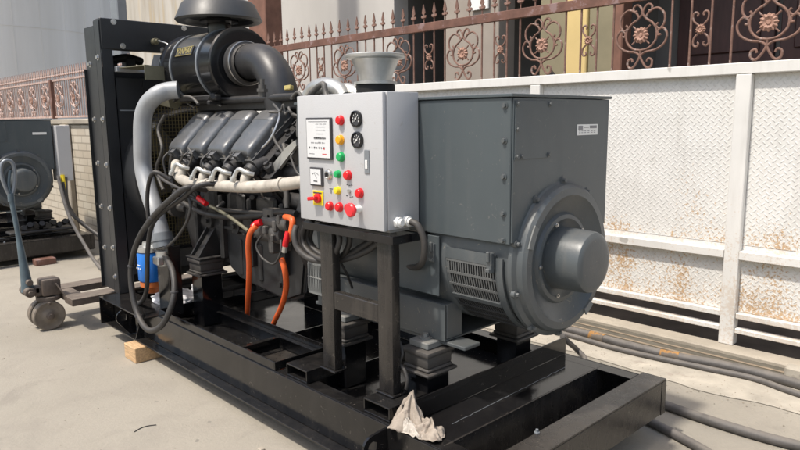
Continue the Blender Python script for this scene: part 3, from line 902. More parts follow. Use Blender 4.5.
# cylinder heads (near bank) and silver covers.  The bank leans toward the yard.
n_up = Vector((0, -.66, .75)).normalized()      # out of the head
n_al = Vector((0, -.75, -.66)).normalized()     # down the slope
XC = [-4.015, -3.765, -3.505, -3.235]
C0 = Vector((0, 2.02, 1.398))                    # centre of the cover row
for i, xc in enumerate(XC):
    o = Vector((xc, C0.y, C0.z))
    # head below
    b = MB()
    def hb(bx0, bx1, a0, a1, u0, u1, bev=.012):
        """box in head coordinates: x, along-slope, out"""
        r = bmesh.ops.create_cube(b.bm, size=1)
        for v in r['verts']:
            lx = bx0 if v.co.x < 0 else bx1; la = a0 if v.co.y < 0 else a1; lu = u0 if v.co.z < 0 else u1
            v.co = o + Vector((lx, 0, 0)) + n_al * la + n_up * lu
        es = list({e for v in r['verts'] for e in v.link_edges})
        if bev: bmesh.ops.bevel(b.bm, geom=es, offset=bev, segments=2, affect='EDGES')
    hb(-.112, .112, -.175, .165, -.20, -.035)
    hb(-.10, .10, -.15, .19, -.16, -.09, .008)
    for q in (-.07, .07):
        p_ = o + Vector((q, 0, 0)) + n_al * .165 + n_up * (-.09); b.cyl(p_, p_ + n_al * .03, .02, n=12)
    for q in (-.085, .085):
        for a_ in (-.13, 0, .13):
            p_ = o + Vector((q * 1.15, 0, 0)) + n_al * a_ + n_up * (-.035); b.cyl(p_, p_ + n_up * .02, .012, n=6)
    hd = b.build('cylinder_head', M['cast'], G)
    # cover: loft of rounded sections along the slope
    b = MB()
    secs = [(-.178, .088, .040), (-.172, .100, .066), (-.150, .106, .080), (-.075, .109, .084), (-.070, .109, .078), (.03, .109, .076), (.036, .106, .070), (.110, .104, .066), (.142, .100, .058), (.156, .094, .046)]
    rings = []
    for a_, hw, ht in secs:
        ring_ = []
        N = 16
        for k_ in range(N + 1):
            t = pi * k_ / N
            ex = 2 / 4.6
            x_ = -hw * (abs(cos(t)) ** ex) * (1 if cos(t) > 0 else -1)
            u_ = ht * (abs(sin(t)) ** ex)
            ring_.append(b.bm.verts.new(o + Vector((x_, 0, 0)) + n_al * a_ + n_up * u_))
        rings.append(ring_)
    for A, B in zip(rings, rings[1:]):
        for k_ in range(len(A) - 1): b.bm.faces.new((A[k_], A[k_ + 1], B[k_ + 1], B[k_]))
        b.bm.faces.new((A[0], B[0], B[-1], A[-1]))
    b.bm.faces.new(rings[0]); b.bm.faces.new(list(reversed(rings[-1])))
    hb(-.116, .116, -.184, .166, -.030, .004, .006); hb(-.112, .112, -.180, .160, -.044, -.032, .004)
    vc = b.build('valve_cover', M['cover'], G, ang=50)
    for a_ in (-.13, .125):
        for q in (-.106, .106):
            p_ = o + Vector((q, 0, 0)) + n_al * a_; b = MB(); b.cyl(p_ + n_up * .002, p_ + n_up * .012, .009, n=6); b.build('bolt', M['steel'], vc)
    # blunt nose lug and screws
    b = MB(); hb(-.028, .028, .148, .178, .002, .044, .006); b.build('cover_lug', M['cover'], vc)
    b = MB()
    for q in (-.075, .075): b.bolt(o + Vector((q, 0, 0)) + n_al * .155 + n_up * .004, n_up, .010, .018)
    b.build('bolt', M['steel'], vc)
# injector lines from each head down behind the manifold
for xc in XC:
    b = MB(); o = Vector((xc, C0.y, C0.z)); st = o + Vector((.095, 0, 0)) + n_al * .155 + n_up * (-.02)
    b.tube([st, st + Vector((.012, -.035, -.01)), st + Vector((.02, -.03, -.07)), st + Vector((.005, .02, -.14)), st + Vector((-.03, .06, -.20))], .0055, 8, 6)
    b.build('injector_line', M['steel'], G, ang=60)
    b = MB(); b.tube([o + Vector((-.125, 0, 0)) + n_al * .10 + n_up * .0, o + Vector((-.128, 0, 0)) + n_al * .2 + n_up * .01, o + Vector((-.12, -.02, 0)) + n_al * .24 - n_up * .06, o + Vector((-.10, 0, -.16)) + n_al * .2], .008, 8, 6); b.build('leak_off_line', M['rubber'], G, ang=60)
# black beam above the covers and oil line
b = MB(); b.tube([(-4.10, 2.10, 1.625), (-2.98, 2.10, 1.625)], .022, 12, 0); b.box(-4.15, -2.90, 2.12, 2.30, 1.56, 1.64, .01); b.build('support_beam', M['cast'], G)
b = MB(); b.tube([(-2.968, 1.860, 1.361), (-2.921, 1.880, 1.407), (-2.912, 1.920, 1.483), (-2.980, 1.980, 1.544), (-3.141, 2.050, 1.590)], .006, 8); b.build('oil_line', M['steel'], G)
b = MB(); b.tube([(-3.775, 1.800, 1.333), (-3.754, 1.800, 1.292), (-3.878, 1.830, 1.237), (-3.979, 1.860, 1.162)], .006, 8); b.tube([(-3.670, 1.800, 1.347), (-3.626, 1.800, 1.302), (-3.745, 1.830, 1.237)], .006, 8); b.build('oil_line', M['cast2'], G)
# manifold
b = MB()
b.tube([(-3.968, 1.860, 1.238), (-3.889, 1.820, 1.201), (-3.786, 1.800, 1.159), (-3.659, 1.800, 1.142), (-3.476, 1.800, 1.142), (-3.250, 1.800, 1.149), (-2.983, 1.800, 1.163), (-2.758, 1.810, 1.187), (-2.569, 1.820, 1.213), (-2.455, 1.840, 1.223)], .031, 20, 8)
mf = b.build('exhaust_manifold', M['cream'], G)
for px_ in ((-3.452, 1.800, 1.144), (-2.722, 1.810, 1.192)):
    b = MB(); p = Vector(px_); b.cyl(p - Vector((.012, 0, 0)), p + Vector((.012, 0, .001)), .036, n=24); b.build('pipe_clamp', M['cream'], mf)
for a_, c_ in (((-3.784, 1.800, 1.171), None), ((-3.522, 1.800, 1.157), None), ((-3.292, 1.800, 1.165), None), ((-3.061, 1.800, 1.174), None)):
    p = Vector(a_); b = MB()
    b.tube([p + Vector((0, 0, -.02)), p + Vector((0, .01, .035)), p + Vector((.0, .04, .06))], .026, 14)
    b.build('manifold_branch', M['cream'], mf)
    b = MB(); b.cyl(p + Vector((0, .035, .055)), p + Vector((0, .06, .075)), .044, n=20, bev=.004); b.tube([p + Vector((0, .06, .075)), p + Vector((0, .14, .10))], .040, 14, 0); b.build('branch_flange', M['cast'], mf)
    b = MB(); b.tube([p + Vector((-.045, -.04, .018)), p + Vector((-.02, -.02, .075)), p + Vector((.03, .0, .06)), p + Vector((.05, .03, .05))], .0115, 10, 5)
    b.cyl(p + Vector((-.047, -.042, .012)), p + Vector((-.040, -.036, .035)), .016, n=12)
    b.build('branch_pipe', M['galv'], mf)
# front end of engine: pulley, brackets, belts
b = MB()
for (y_, z_, r_) in ((2.22, 1.02, .13), (2.27, .72, .15), (2.02, .92, .07), (2.50, .95, .08)):
    b.lathe((-4.36, y_, z_), (1, 0, 0), [(0, r_), (.015, r_ * .9), (.03, r_), (.045, r_ * .9), (.06, r_), (.062, r_ * .4), (.16, r_ * .35)], 36)
b.build('pulley', M['cast2'], G)
# flywheel housing with grey slotted guard
b = MB(); b.lathe((-2.80, YC, AZ), (1, 0, 0), [(0, .33), (.03, .36), (.10, .36), (.13, .345)], 56); b.build('flywheel_housing', M['cast'], G)
b = MB(); x0_, x1_ = (-2.695, 1.930, 0.802)[0], (-2.553, 1.930, 0.822)[0]
z1_, z0_ = (-2.695, 1.930, 0.807)[2], (-2.704, 1.930, 0.633)[2]
b.box(x0_, x1_ + .03, 1.925, 1.932, z0_, z1_, .002)
for k_ in range(8): b.box(x0_ + .012 + k_ * .013, x0_ + .019 + k_ * .013, 1.920, 1.9245, z0_ + .02, z1_ - .02, .001)
b.box(x0_ + .005, x1_ + .02, 1.918, 1.9245, z0_ + .085, z0_ + .092, .001)
for k_ in range(4): b.box(x0_ - .004, x0_ - .0005, 1.926 + .02 * k_, 1.936 + .02 * k_, z0_ + .02, z1_ - .02, .001)
b.build('housing_guard', M['alt_pale'], G)

# air cleaner (axis along the set)
ACY, ACZ, ACR = 2.20, 1.845, .225
ax0, ax1 = -4.42, -3.70
b = MB()
b.lathe((ax0, ACY, ACZ), (1, 0, 0), [(0, .10), (.004, ACR * .80), (.02, ACR * .96), (.05, ACR + .006), (.075, ACR + .006), (.082, ACR - .004), (ax1 - ax0 - .02, ACR - .004), (ax1 - ax0, ACR), (ax1 - ax0 + .012, ACR - .006), (ax1 - ax0 + .014, ACR - .03), (ax1 - ax0 + .006, .11)], 72)
ac = b.build('air_cleaner', M['cleaner'], G)
for x_ in (-4.23, -3.87):
    b = MB(); b.lathe((x_, ACY, ACZ), (1, 0, 0), [(0, ACR - .0035), (.001, ACR + .003), (.019, ACR + .003), (.020, ACR - .0035)], 72, caps=False)
    b.build('strap', M['greypost'], ac)
    b = MB(); b.tube([(x_ + .01, ACY - ACR * .55, ACZ - ACR * .86), (x_ + .05, ACY - ACR * .62, ACZ - ACR * 1.0), (x_ + .10, ACY - .12, ACZ - ACR * 1.12)], .006, 6); b.build('strap_bolt', M['steel'], ac)
# name plate on the curved flank
ang_c = math.atan2(.40, .92)
def on_can(x, a, r): return Vector((x, ACY - r * cos(a), ACZ + r * sin(a)))
pc = (-4.018, 2.020, 1.887)
ac_a = .42
b = MB()
n_ = 6; x0_, x1_ = -4.155, -3.93
for i in range(n_):
    a0_ = ac_a - .13 + .26 * i / n_; a1_ = ac_a - .13 + .26 * (i + 1) / n_
    v = [b.bm.verts.new(on_can(x_, a_, r_)) for r_ in (ACR - .0035, ACR + .0005) for x_, a_ in ((x0_, a0_), (x1_, a0_), (x1_, a1_), (x0_, a1_))]
    for f in ((0, 1, 2, 3), (7, 6, 5, 4), (0, 4, 5, 1), (1, 5, 6, 2), (2, 6, 7, 3), (3, 7, 4, 0)): b.bm.faces.new([v[k_] for k_ in f])
npl = b.build('name_plate', M['ink'], ac)
Rt = Matrix.Rotation(-ac_a, 3, 'X') @ FRONT
text_mesh('YANMAR', .060, on_can((x0_ + x1_) / 2, ac_a, ACR + .0016), Rt, M['gold'], npl, .0008, xscale=.86)
b = MB()
for s_ in (-.118, .118):
    b.tube([on_can(x0_ + .004, ac_a + s_, ACR + .002), on_can(x1_ - .004, ac_a + s_, ACR + .002)], .0022, 5, 0)
b.build('plate_border', M['gold'], npl)
# rain cap
hx, hy = -3.955, 2.20
b = MB()
b.lathe((hx, hy, 2.045), (0, 0, 1), [(0, .075), (.07, .075), (.075, .12), (.09, .12), (.10, .075), (.125, .075)], 40)
nk = b.build('cap_neck', M['cleaner'], ac)
b = MB()
b.lathe((hx, hy, 2.122), (0, 0, 1), [(.004, .215), (0, .262), (.012, .272), (.106, .228), (.118, .214), (.124, .18), (.127, .02)], 72, caps=False)
b.lathe((hx, hy, 2.122), (0, 0, 1), [(.004, .215), (.03, .2), (.06, .08), (.04, .075)], 72, caps=False)
b.build('rain_cap', M['hat'], ac)
# inlet elbow
b = MB()
b.lathe((ax1 + .012, ACY - .005, ACZ), (1, 0, 0), [(0, .128), (.01, .135), (.02, .120), (.05, .118), (.052, .128), (.066, .128), (.07, .116), (.09, .112)], 44, caps=False)
col_ = b.build('elbow_collar', M['rubbergrey'], G)
b = MB(); b.lathe((ax1 + .063, ACY - .005, ACZ), (1, 0, 0), [(0, .130), (.002, .1335), (.014, .1335), (.016, .130)], 44, caps=False); b.build('hose_clamp', M['steel'], col_)
b = MB()
b.tube([(ax1 + .04, 2.195, ACZ), (ax1 + .17, 2.19, ACZ + .008), (ax1 + .30, 2.185, ACZ - .02), (ax1 + .40, 2.18, ACZ - .11), (ax1 + .455, 2.18, ACZ - .24), (ax1 + .49, 2.19, ACZ - .38), (ax1 + .52, 2.21, ACZ - .50), (ax1 + .55, 2.24, ACZ - .58)], .102, 36, 8)
elb = b.build('intake_elbow', M['elbow'], G, ang=60)
p = Vector((-3.062, 2.085, 1.674)); b = MB(); b.box(p.x - .024, p.x + .024, p.y + .002, p.y + .03, p.z - .012, p.z + .012, .003, rot=(-12, -5, 14)); b.build('label_plate', M['gold'], elb)
# exhaust outlet bell
bp = Vector((-2.455, 2.19, 1.66))
b = MB()
b.lathe(bp - Vector((0, 0, .08)), (0, 0, 1), [(t_, r_ * .70) for t_, r_ in [(0, .10), (.085, .10), (.088, .150), (.100, .150), (.103, .118), (.13, .120), (.205, .166), (.211, .203), (.215, .2065), (.226, .2065), (.230, .200), (.226, .155), (.13, .10), (.07, .09)]], 64, caps=False)
bell = b.build('exhaust_bell', M['galv'], G)
b = MB(); b.cyl(bp + Vector((0, 0, -.03)), bp + Vector((0, 0, .004)), .095, n=40); b.build('gasket', M['void'], bell)
# turbo elbow behind the cabinet
b = MB(); b.tube([(-2.876, 2.100, 1.625), (-2.821, 2.100, 1.664), (-2.720, 2.100, 1.673), (-2.632, 2.100, 1.647), (-2.586, 2.100, 1.607)], .040, 18, 7); b.tube([(-2.695, 2.150, 1.635), (-2.631, 2.150, 1.648), (-2.553, 2.150, 1.630), (-2.509, 2.150, 1.595)], .035, 16, 6)
b.build('turbo_pipe', M['galv'], G)

# radiator
RX = -4.65
b = MB()
for y_ in (1.700, 2.80):
    b = MB()
    b.box(-4.735, RX, y_, y_ + .006, .300, 2.175, .001)
    b.box(RX - .006, RX, y_ + .008, y_ + .08, .302, 2.17, .001)
    b.box(-4.745, -4.738, y_, y_ + .03, .300, 2.17, .001)
    b.build('side_channel', M['rad_black'], G)
b = MB(); b.box(-4.985, -4.75, 1.722, 1.728, .300, 2.150, .001); b.box(-4.99, -4.985, 1.702, 2.84, .300, 1.87, .001); b.box(-4.985, -4.75, 2.80, 2.806, .3, 2.15, .001)
b.build('side_cover', M['rad_black'], G)
for (x_, y_) in ((-4.70, 1.700), (-4.92, 1.722)):
    for z_ in (1.93, 1.52, 1.21, .91, .63, .42) if x_ > -4.8 else (1.90, 1.52, 1.21, .90, .60):
        b = MB(); b.bolt((x_, y_, z_), (0, -1, 0), .014, .013); b.build('bolt', M['steel'], G)
b = MB()
b.box(-4.73, RX + .004, 1.710, 2.83, 1.985, 2.185, .004); b.box(-4.98, -4.74, 1.74, 2.80, 2.10, 2.150, .004)
tk = b.build('header_beam', M['rad_black'], G)
for y_, z_ in ((1.80, 2.165), (1.85, 2.01), (2.30, 2.165), (2.13, 2.0)):
    b = MB(); b.bolt((RX + .004, y_, z_), (1, 0, 0), .013, .012); b.build('bolt', M['steel'], tk)
b = MB(); b.cyl((-4.645, 2.066, 2.053), tuple(Vector((-4.645, 2.066, 2.053)) + Vector((.05, 0, 0))), .022, n=16); b.cyl(tuple(Vector((-4.645, 2.066, 2.053)) + Vector((.05, 0, 0))), tuple(Vector((-4.645, 2.066, 2.053)) + Vector((.085, 0, 0))), .014, n=12); b.build('valve', M['olive'], tk)
b = MB(); b.tube([tuple(Vector((-4.645, 2.066, 2.053)) + Vector((.085, 0, 0))), (-4.520, 2.109, 2.031), (-4.450, 2.109, 1.985), (-4.400, 2.109, 1.902)], .005, 6); b.build('sensor_wire', M['steel'], tk)
b = MB()
b.box(-4.95, -4.76, 1.735, 2.795, .34, 1.875, .004)
for y_ in (1.80, 1.93, 2.20, 2.35): b.box(-4.90, -4.80, y_, y_ + .07, 1.876, 1.915 + .03 * ((y_ * 10) % 2), .01)
b.tube([(-4.86, 1.85, 1.93), (-4.84, 1.95, 1.95), (-4.86, 2.06, 1.93)], .03, 12)
b.build('radiator_core', M['void'], G)
# shroud frame facing the engine, with opening and brass guard
b = MB()
b.box(-4.75, -4.66, 1.79, 1.975, .42, 1.80, .004)
b.box(-4.75, -4.66, 2.60, 2.78, .42, 1.80, .004); b.box(-4.745, -4.665, 1.977, 2.598, 1.66, 1.80, .004); b.box(-4.745, -4.665, 1.977, 2.598, .42, .56, .004)
b.lathe((-4.66, 2.285, 1.11), (1, 0, 0), [(0, .50), (.14, .47), (.145, .46), (.14, .455), (0, .48)], 56, caps=False)
b.build('fan_shroud', M['rad_black'], G)
b = MB()
for k_ in range(6):
    a_ = rad(60 * k_ + 15); c_, s_ = cos(a_), sin(a_)
    p0_ = Vector((-4.60, 2.285, 1.11)); d_ = Vector((0, c_, s_)); t_ = Vector((0, -s_, c_))
    b.prism([p0_ + d_ * .08 - t_ * .05, p0_ + d_ * .42 - t_ * .08 + Vector((.03, 0, 0)), p0_ + d_ * .42 + t_ * .08 - Vector((.03, 0, 0)), p0_ + d_ * .08 + t_ * .05], (.004, 0, 0))
b.cyl((-4.62, 2.285, 1.11), (-4.52, 2.285, 1.11), .09, n=28)
b.build('fan', M['cast2'], G)
b = MB()
gx = -4.50
for k_ in range(26):
    y_ = 1.93 + k_ * .024
    b.box(gx - .0015, gx + .0015, y_ - .0015, y_ + .0015, .62, 1.66, 0)
for k_ in range(42):
    z_ = .63 + k_ * .025
    b.box(gx + .0016, gx + .0046, 1.93, 2.535, z_ - .0015, z_ + .0015, 0)
b.box(gx - .004, gx + .006, 1.918, 1.930, .60, 1.68, .001); b.box(gx - .004, gx + .006, 2.535, 2.547, .60, 1.68, .001); b.box(gx - .003, gx + .005, 1.931, 2.534, 1.66, 1.675, .001)
b.build('fan_guard', M['mesh'], G)
b = MB()
b.box(-4.655, -4.615, 1.785, 2.42, 1.835, 1.872, .003); b.prism([(-4.640, 2.03, 1.873), (-4.640, 2.15, 1.873), (-4.640, 2.12, 1.965), (-4.640, 2.06, 1.965)], (.006, 0, 0))
b.build('crossbar', M['silver'], G)
b = MB(); b.box(-4.659, -4.652, 1.80, 1.93, 1.575, 1.583, 0); b.build('trim_strip', M['greypost'], G)
b = MB()
q0, q1 = Vector((-4.600, 1.905, 1.845)), Vector((-4.300, 1.949, 1.772))
b.prism([(-4.61, 1.80, 1.858), (-4.61, 1.93, 1.850), (-4.30, 1.97, 1.850), (-4.30, 1.84, 1.858)], (0, 0, .006))
b.prism([(-4.30, 1.84, 1.864), (-4.30, 1.97, 1.856), (-4.30, 1.97, 1.77), (-4.30, 1.84, 1.77)], (.006, 0, 0))
b.build('pipe_bracket', M['olive'], G)
# charge-air pipe
b = MB()
b.tube([(-4.065, 1.950, 1.698), (-4.101, 1.900, 1.692), (-4.131, 1.840, 1.667), (-4.198, 1.800, 1.606), (-4.236, 1.780, 1.513), (-4.247, 1.770, 1.354), (-4.257, 1.770, 1.205), (-4.180, 1.760, 1.068), (-4.073, 1.750, 0.937), (-4.008, 1.750, 0.790)], .055, 28, 8)
sp = b.build('charge_air_pipe', M['silver'], G, ang=60)
b = MB(); p0_, p1_ = Vector((-4.005, 1.750, 0.810)), Vector((-3.983, 1.750, 0.723)); b.cyl(p0_, p1_, .064, n=28); b.cyl(p0_ + (p1_ - p0_) * .35, p0_ + (p1_ - p0_) * .55, .069, n=28); b.build('pipe_sleeve', M['greypost'], sp)
b = MB(); p = Vector((-3.925, 1.720, 0.710)); b.cyl(p, p + Vector((0, 0, -.09)), .045, n=20); b.box(p.x - .03, p.x + .05, p.y - .06, p.y - .02, p.z - .08, p.z - .03, .006); b.build('drain_fitting', M['galv'], sp)
b = MB(); b.box(-4.03, -3.87, 1.72, 1.728, .302, .74, .002); b.box(-3.868, -3.862, 1.72, 1.80, .302, .74, .002); b.build('pipe_support', M['black_dusty'], G)
# fuel filter
p = Vector((-4.216, 1.760, 0.664)); b = MB()
b.lathe(p, (0, 0, -1), [(0, .06), (.004, .082), (.010, .085), (.185, .085), (.195, .078)], 36)
ff = b.build('fuel_filter', M['blue'], G)
b = MB(); b.lathe(p - Vector((0, 0, .196)), (0, 0, -1), [(0, .07), (.002, .078), (.035, .076), (.05, .05), (.08, .04), (.085, .03)], 24); b.build('filter_bowl', M['rustorange'], ff)
b = MB(); b.lathe(p + Vector((0, 0, .002)), (0, 0, 1), [(0, .088), (.03, .086), (.035, .05), (.06, .045)], 28); b.box(p.x - .05, p.x + .12, p.y - .02, p.y + .06, p.z + .02, p.z + .05, .008); b.build('filter_head', M['galv'], ff)
b = MB(); b.cyl(p + Vector((-.10, .09, -.09)), p + Vector((-.10, .09, -.17)), .06, n=20); b.build('filter_bowl', M['rustorange'], G)
b = MB()
for k_ in range(3): b.box(p.x - .03 + k_ * .025, p.x - .018 + k_ * .025, p.y - .0862, p.y - .0835, p.z - .11, p.z - .10, 0)
b.box(p.x - .01, p.x + .03, p.y - .0868, p.y - .084, p.z - .085, p.z - .08, 0); b.build('print', M['white'], ff)

def hose(name, pts, r, m, n=12, label=None, sm=7):
    b = MB(); b.tube(pts, r, n, sm); return b.build(name, M[m], G, label=label, ang=60)
hose('hose', [(-3.441, 1.780, 1.118), (-3.425, 1.660, 1.140), (-3.560, 1.620, 1.066), (-3.771, 1.600, 0.945), (-3.949, 1.580, 0.795), (-4.063, 1.570, 0.618), (-4.052, 1.560, 0.455), (-3.973, 1.555, 0.319), (-3.824, 1.550, 0.264), (-3.696, 1.570, 0.307), (-3.626, 1.600, 0.406), (-3.631, 1.640, 0.518), (-3.727, 1.680, 0.627), (-3.928, 1.720, 0.690), (-4.097, 1.750, 0.695)], .0175, 'rubber', 14)
hose('hose', [(-3.333, 1.780, 1.158), (-3.375, 1.700, 1.151), (-3.520, 1.660, 1.066), (-3.772, 1.650, 0.963), (-3.914, 1.650, 0.864), (-3.965, 1.640, 0.722), (-4.000, 1.640, 0.559), (-4.059, 1.650, 0.437), (-4.243, 1.680, 0.323), (-4.498, 1.720, 0.279)], .0145, 'rubber', 12)
hose('hose', [(-4.013, 1.680, 0.862), (-4.020, 1.680, 0.993), (-3.986, 1.680, 1.113), (-3.915, 1.680, 1.190), (-3.876, 1.700, 1.197), (-3.828, 1.750, 1.154)], .013, 'rubber', 10)
hose('fuel_line', [(-3.892, 1.700, 1.184), (-3.729, 1.680, 1.153), (-3.506, 1.680, 1.110), (-3.443, 1.680, 1.042), (-3.471, 1.670, 0.950), (-3.596, 1.670, 0.850), (-3.760, 1.680, 0.769), (-3.878, 1.700, 0.732)], .0085, 'rubber', 10)
hose('oil_line', [(-3.900, 1.880, 1.034), (-3.692, 1.860, 1.022), (-3.618, 1.860, 1.010)], .011, 'cast', 10)
hose('dipstick_tube', [(-3.519, 1.840, 1.014), (-3.317, 1.840, 0.975), (-3.110, 1.840, 0.914)], .010, 'olive', 10)
hose('cable_tie', [(-3.662, 1.840, 1.050), (-3.614, 1.840, 1.036), (-3.567, 1.840, 1.022)], .016, 'red', 8)
hose('hose', [(-4.058, 1.900, 1.001), (-3.805, 1.920, 0.944), (-3.515, 1.930, 0.940), (-3.164, 1.920, 0.982), (-2.886, 1.900, 1.032), (-2.743, 1.900, 1.035)], .017, 'rubber', 10)
hose('hose', [(-3.938, 1.900, 1.061), (-3.697, 1.900, 0.993), (-3.412, 1.920, 0.987), (-3.013, 1.920, 1.007), (-2.780, 1.900, 1.006)], .012, 'rubber', 10)
# orange drains
hose('drain_hose', [(-3.027, 1.840, 0.950), (-3.057, 1.820, 0.912), (-3.101, 1.830, 0.834), (-3.151, 1.860, 0.717), (-3.268, 1.920, 0.572), (-3.408, 1.990, 0.430), (-3.526, 2.050, 0.293)], .0155, 'orange', 14)
hose('drain_hose', [(-2.782, 1.860, 1.021), (-2.692, 1.840, 1.017), (-2.690, 1.830, 0.958), (-2.718, 1.830, 0.915)], .0155, 'orange', 14)
hose('drain_hose', [(-2.802, 1.840, 0.810), (-2.786, 1.850, 0.738), (-2.858, 1.900, 0.632), (-3.009, 1.970, 0.496), (-3.179, 2.030, 0.360), (-3.286, 2.060, 0.256)], .0155, 'orange', 14)
hose('red_boot', [(-3.009, 1.860, 0.971), (-3.043, 1.850, 0.958), (-3.046, 1.830, 0.939)], .0185, 'red', 12)
hose('red_boot', [(-2.701, 1.820, 0.958), (-2.706, 1.810, 0.919), (-2.717, 1.810, 0.888)], .0155, 'red', 12)
b = MB(); b.cyl((-2.717, 1.810, 0.888), (-2.728, 1.810, 0.856), .014, n=12); b.build('cable_lug', M['steel'], G)
# ties and tape round the hose bundle
for q_, r_ in (((-3.771, 1.600, 0.945), .021), ((-4.063, 1.570, 0.618), .0205), ((-3.973, 1.555, 0.319), .0205), ((-3.631, 1.640, 0.518), .0205)):
    b = MB(); v_ = Vector(q_); b.lathe(v_ - Vector((0, 0, .006)), (.1, 0, 1), [(0, r_), (.001, r_ + .0015), (.010, r_ + .0015), (.011, r_)], 20); b.build('cable_tie', M['ink'], G)
# starter motor and solenoid
b = MB()
b.cyl((-3.115, 1.930, 0.908), (-2.883, 1.930, 0.913), .058, n=28, bev=.008); b.cyl((-3.033, 1.900, 0.970), (-2.862, 1.900, 0.977), .032, n=20, bev=.005); b.cyl((-2.862, 1.900, 0.977), (-2.790, 1.900, 0.979), .042, n=20, bev=.006); b.box(-2.99, -2.95, 1.88, 2.05, .80, 1.02, .01)
b.build('starter_motor', M['cast2'], G)
hose('starter_wire', [(-2.982, 1.840, 0.902), (-3.003, 1.820, 0.849), (-2.950, 1.820, 0.792), (-2.847, 1.820, 0.775), (-2.779, 1.820, 0.837), (-2.796, 1.840, 0.904)], .006, 'rubber', 8)
b = MB()
for c_, w_ in (((-2.981, 1.900, 1.012), (.09, .04, .03)), ((-2.898, 1.880, 0.960), (.03, .03, .03)), ((-2.979, 1.870, 0.931), (.025, .03, .022)), ((-2.843, 1.870, 1.003), (.022, .03, .022)), ((-2.906, 1.870, 0.897), (.02, .03, .02))):
    b.box(c_[0] - w_[0] / 2, c_[0] + w_[0] / 2, c_[1] - .02, c_[1] + .04, c_[2] - w_[2], c_[2] + w_[2], .006)
b.build('wiring_block', M['cast2'], G)
# coiled cable under the cabinet
b = MB()
cc = Vector((-2.41, 1.83, .965))
pts = []
for i in range(46):
    t = i / 45; a_ = rad(100) + t * 2 * pi * 2.4
    pts.append(cc + Vector((.145 * cos(a_) + .01 * sin(3 * a_), -.05 + .085 * t + .015 * sin(a_ * .7), .095 * sin(a_) - .01 * t)))
b.tube(pts, .0135, 10, 3)
b.build('cable_coil', M['rubber'], G, ang=60)
hose('cable', [(-2.573, 1.780, 1.007), (-2.563, 1.760, 0.963), (-2.535, 1.760, 0.904), (-2.470, 1.780, 0.863), (-2.400, 1.820, 0.857), (-2.310, 1.860, 0.874), (-2.216, 1.900, 0.914), (-2.150, 1.920, 0.960)], .0145, 'rubbergrey')
hose('cable', [(-2.351, 1.840, 0.876), (-2.300, 1.870, 0.892), (-2.236, 1.900, 0.934), (-2.183, 1.920, 0.970)], .017, 'rubber')
hose('cable', [(-2.335, 1.850, 0.858), (-2.323, 1.880, 0.794), (-2.338, 1.920, 0.722)], .006, 'rubber')
hose('earth_wire', [(-1.977, 1.860, 0.578), (-1.932, 1.840, 0.568), (-1.910, 1.830, 0.532), (-1.918, 1.820, 0.489), (-1.889, 1.820, 0.471), (-1.871, 1.820, 0.432), (-1.878, 1.820, 0.391)], .0075, 'rubbergrey')
# dark end of the near bank: timing case, bosses, pump, and pipes round them
random.seed(21)
def hbox(b, o, x0, x1, a0, a1, u0, u1, bev=.01):
    r = bmesh.ops.create_cube(b.bm, size=1)
    for v in r['verts']:
        v.co = o + Vector((x0 if v.co.x < 0 else x1, 0, 0)) + n_al * (a0 if v.co.y < 0 else a1) + n_up * (u0 if v.co.z < 0 else u1)
    es = list({e for v in r['verts'] for e in v.link_edges})
    bmesh.ops.bevel(b.bm, geom=es, offset=bev, segments=2, affect='EDGES')
oe = Vector((-3.0, C0.y, C0.z))
b = MB()
hbox(b, oe, -.115, -.03, -.17, .20, -.22, -.03); hbox(b, oe, -.025, .06, -.10, .22, -.24, -.06); hbox(b, oe, .065, .20, -.16, .10, -.26, -.10)
hbox(b, oe, -.03, .10, -.24, -.12, -.10, .0)
for (x_, a_, r_) in ((.0, .05, .050), (.13, -.05, .055), (.0, .17, .03), (-.07, -.08, .03)):
    p_ = oe + Vector((x_, 0, 0)) + n_al * a_ + n_up * (-.12); b.cyl(p_, p_ + n_up * .10, r_, r_ * .92, n=24, bev=.006); b.cyl(p_ + n_up * .10, p_ + n_up * .115, r_ * .5, n=6)
for i in range(10):
    x_ = random.uniform(-.10, .20); a_ = random.uniform(-.2, .22); p_ = oe + Vector((x_, 0, 0)) + n_al * a_ + n_up * (-.07); b.cyl(p_, p_ + n_up * .022, .011, n=6)
b.cyl((-2.95, 2.02, 1.22), (-2.78, 2.02, 1.24), .06, n=24, bev=.01); b.cyl((-2.92, 1.98, 1.08), (-2.74, 1.98, 1.08), .045, n=20, bev=.008)
b.box(-2.86, -2.70, 1.96, 2.10, 1.28, 1.40, .015, rot=(20, 0, 10))
for z_ in (1.46, 1.52, 1.58): b.cyl((-2.90, 2.06, z_), (-2.70, 2.02, z_ - .02), .022, n=16, bev=.004)
b.box(-3.02, -2.70, 2.12, 2.45, 1.10, 1.52, .02)
b.build('timing_case', M['cast'], G)
b = MB()
for i in range(14):
    x = random.uniform(-3.05, -2.7); y = random.uniform(1.93, 2.05); z = random.uniform(1.15, 1.62)
    p_ = [(x, y, z)]
    for k_ in range(4): x += random.uniform(-.02, .09); y += random.uniform(-.03, .03); z += random.uniform(-.09, .06); p_.append((x, y, z))
    b.tube(p_, random.choice((.006, .008, .012, .015)), 8, 5)
b.build('engine_pipes', M['cast2'], G, ang=60)
b = MB()
b.prism([(-3.030, 1.930, 1.241), (-2.863, 1.930, 1.361), (-2.772, 1.930, 1.403), (-2.765, 1.930, 1.374), (-2.954, 1.930, 1.234)], (0, .02, 0)); b.build('silver_bracket', M['galv'], G)
b = MB(); b.cyl((-3.169, 2.000, 1.628), (-3.164, 2.000, 1.692), .022, n=16); b.cyl((-3.164, 2.000, 1.692), (-3.162, 2.000, 1.723), .012, n=12); b.cyl((-3.167, 2.000, 1.654), (-3.166, 2.000, 1.670), .03, n=6); b.build('sensor', M['cast2'], G)
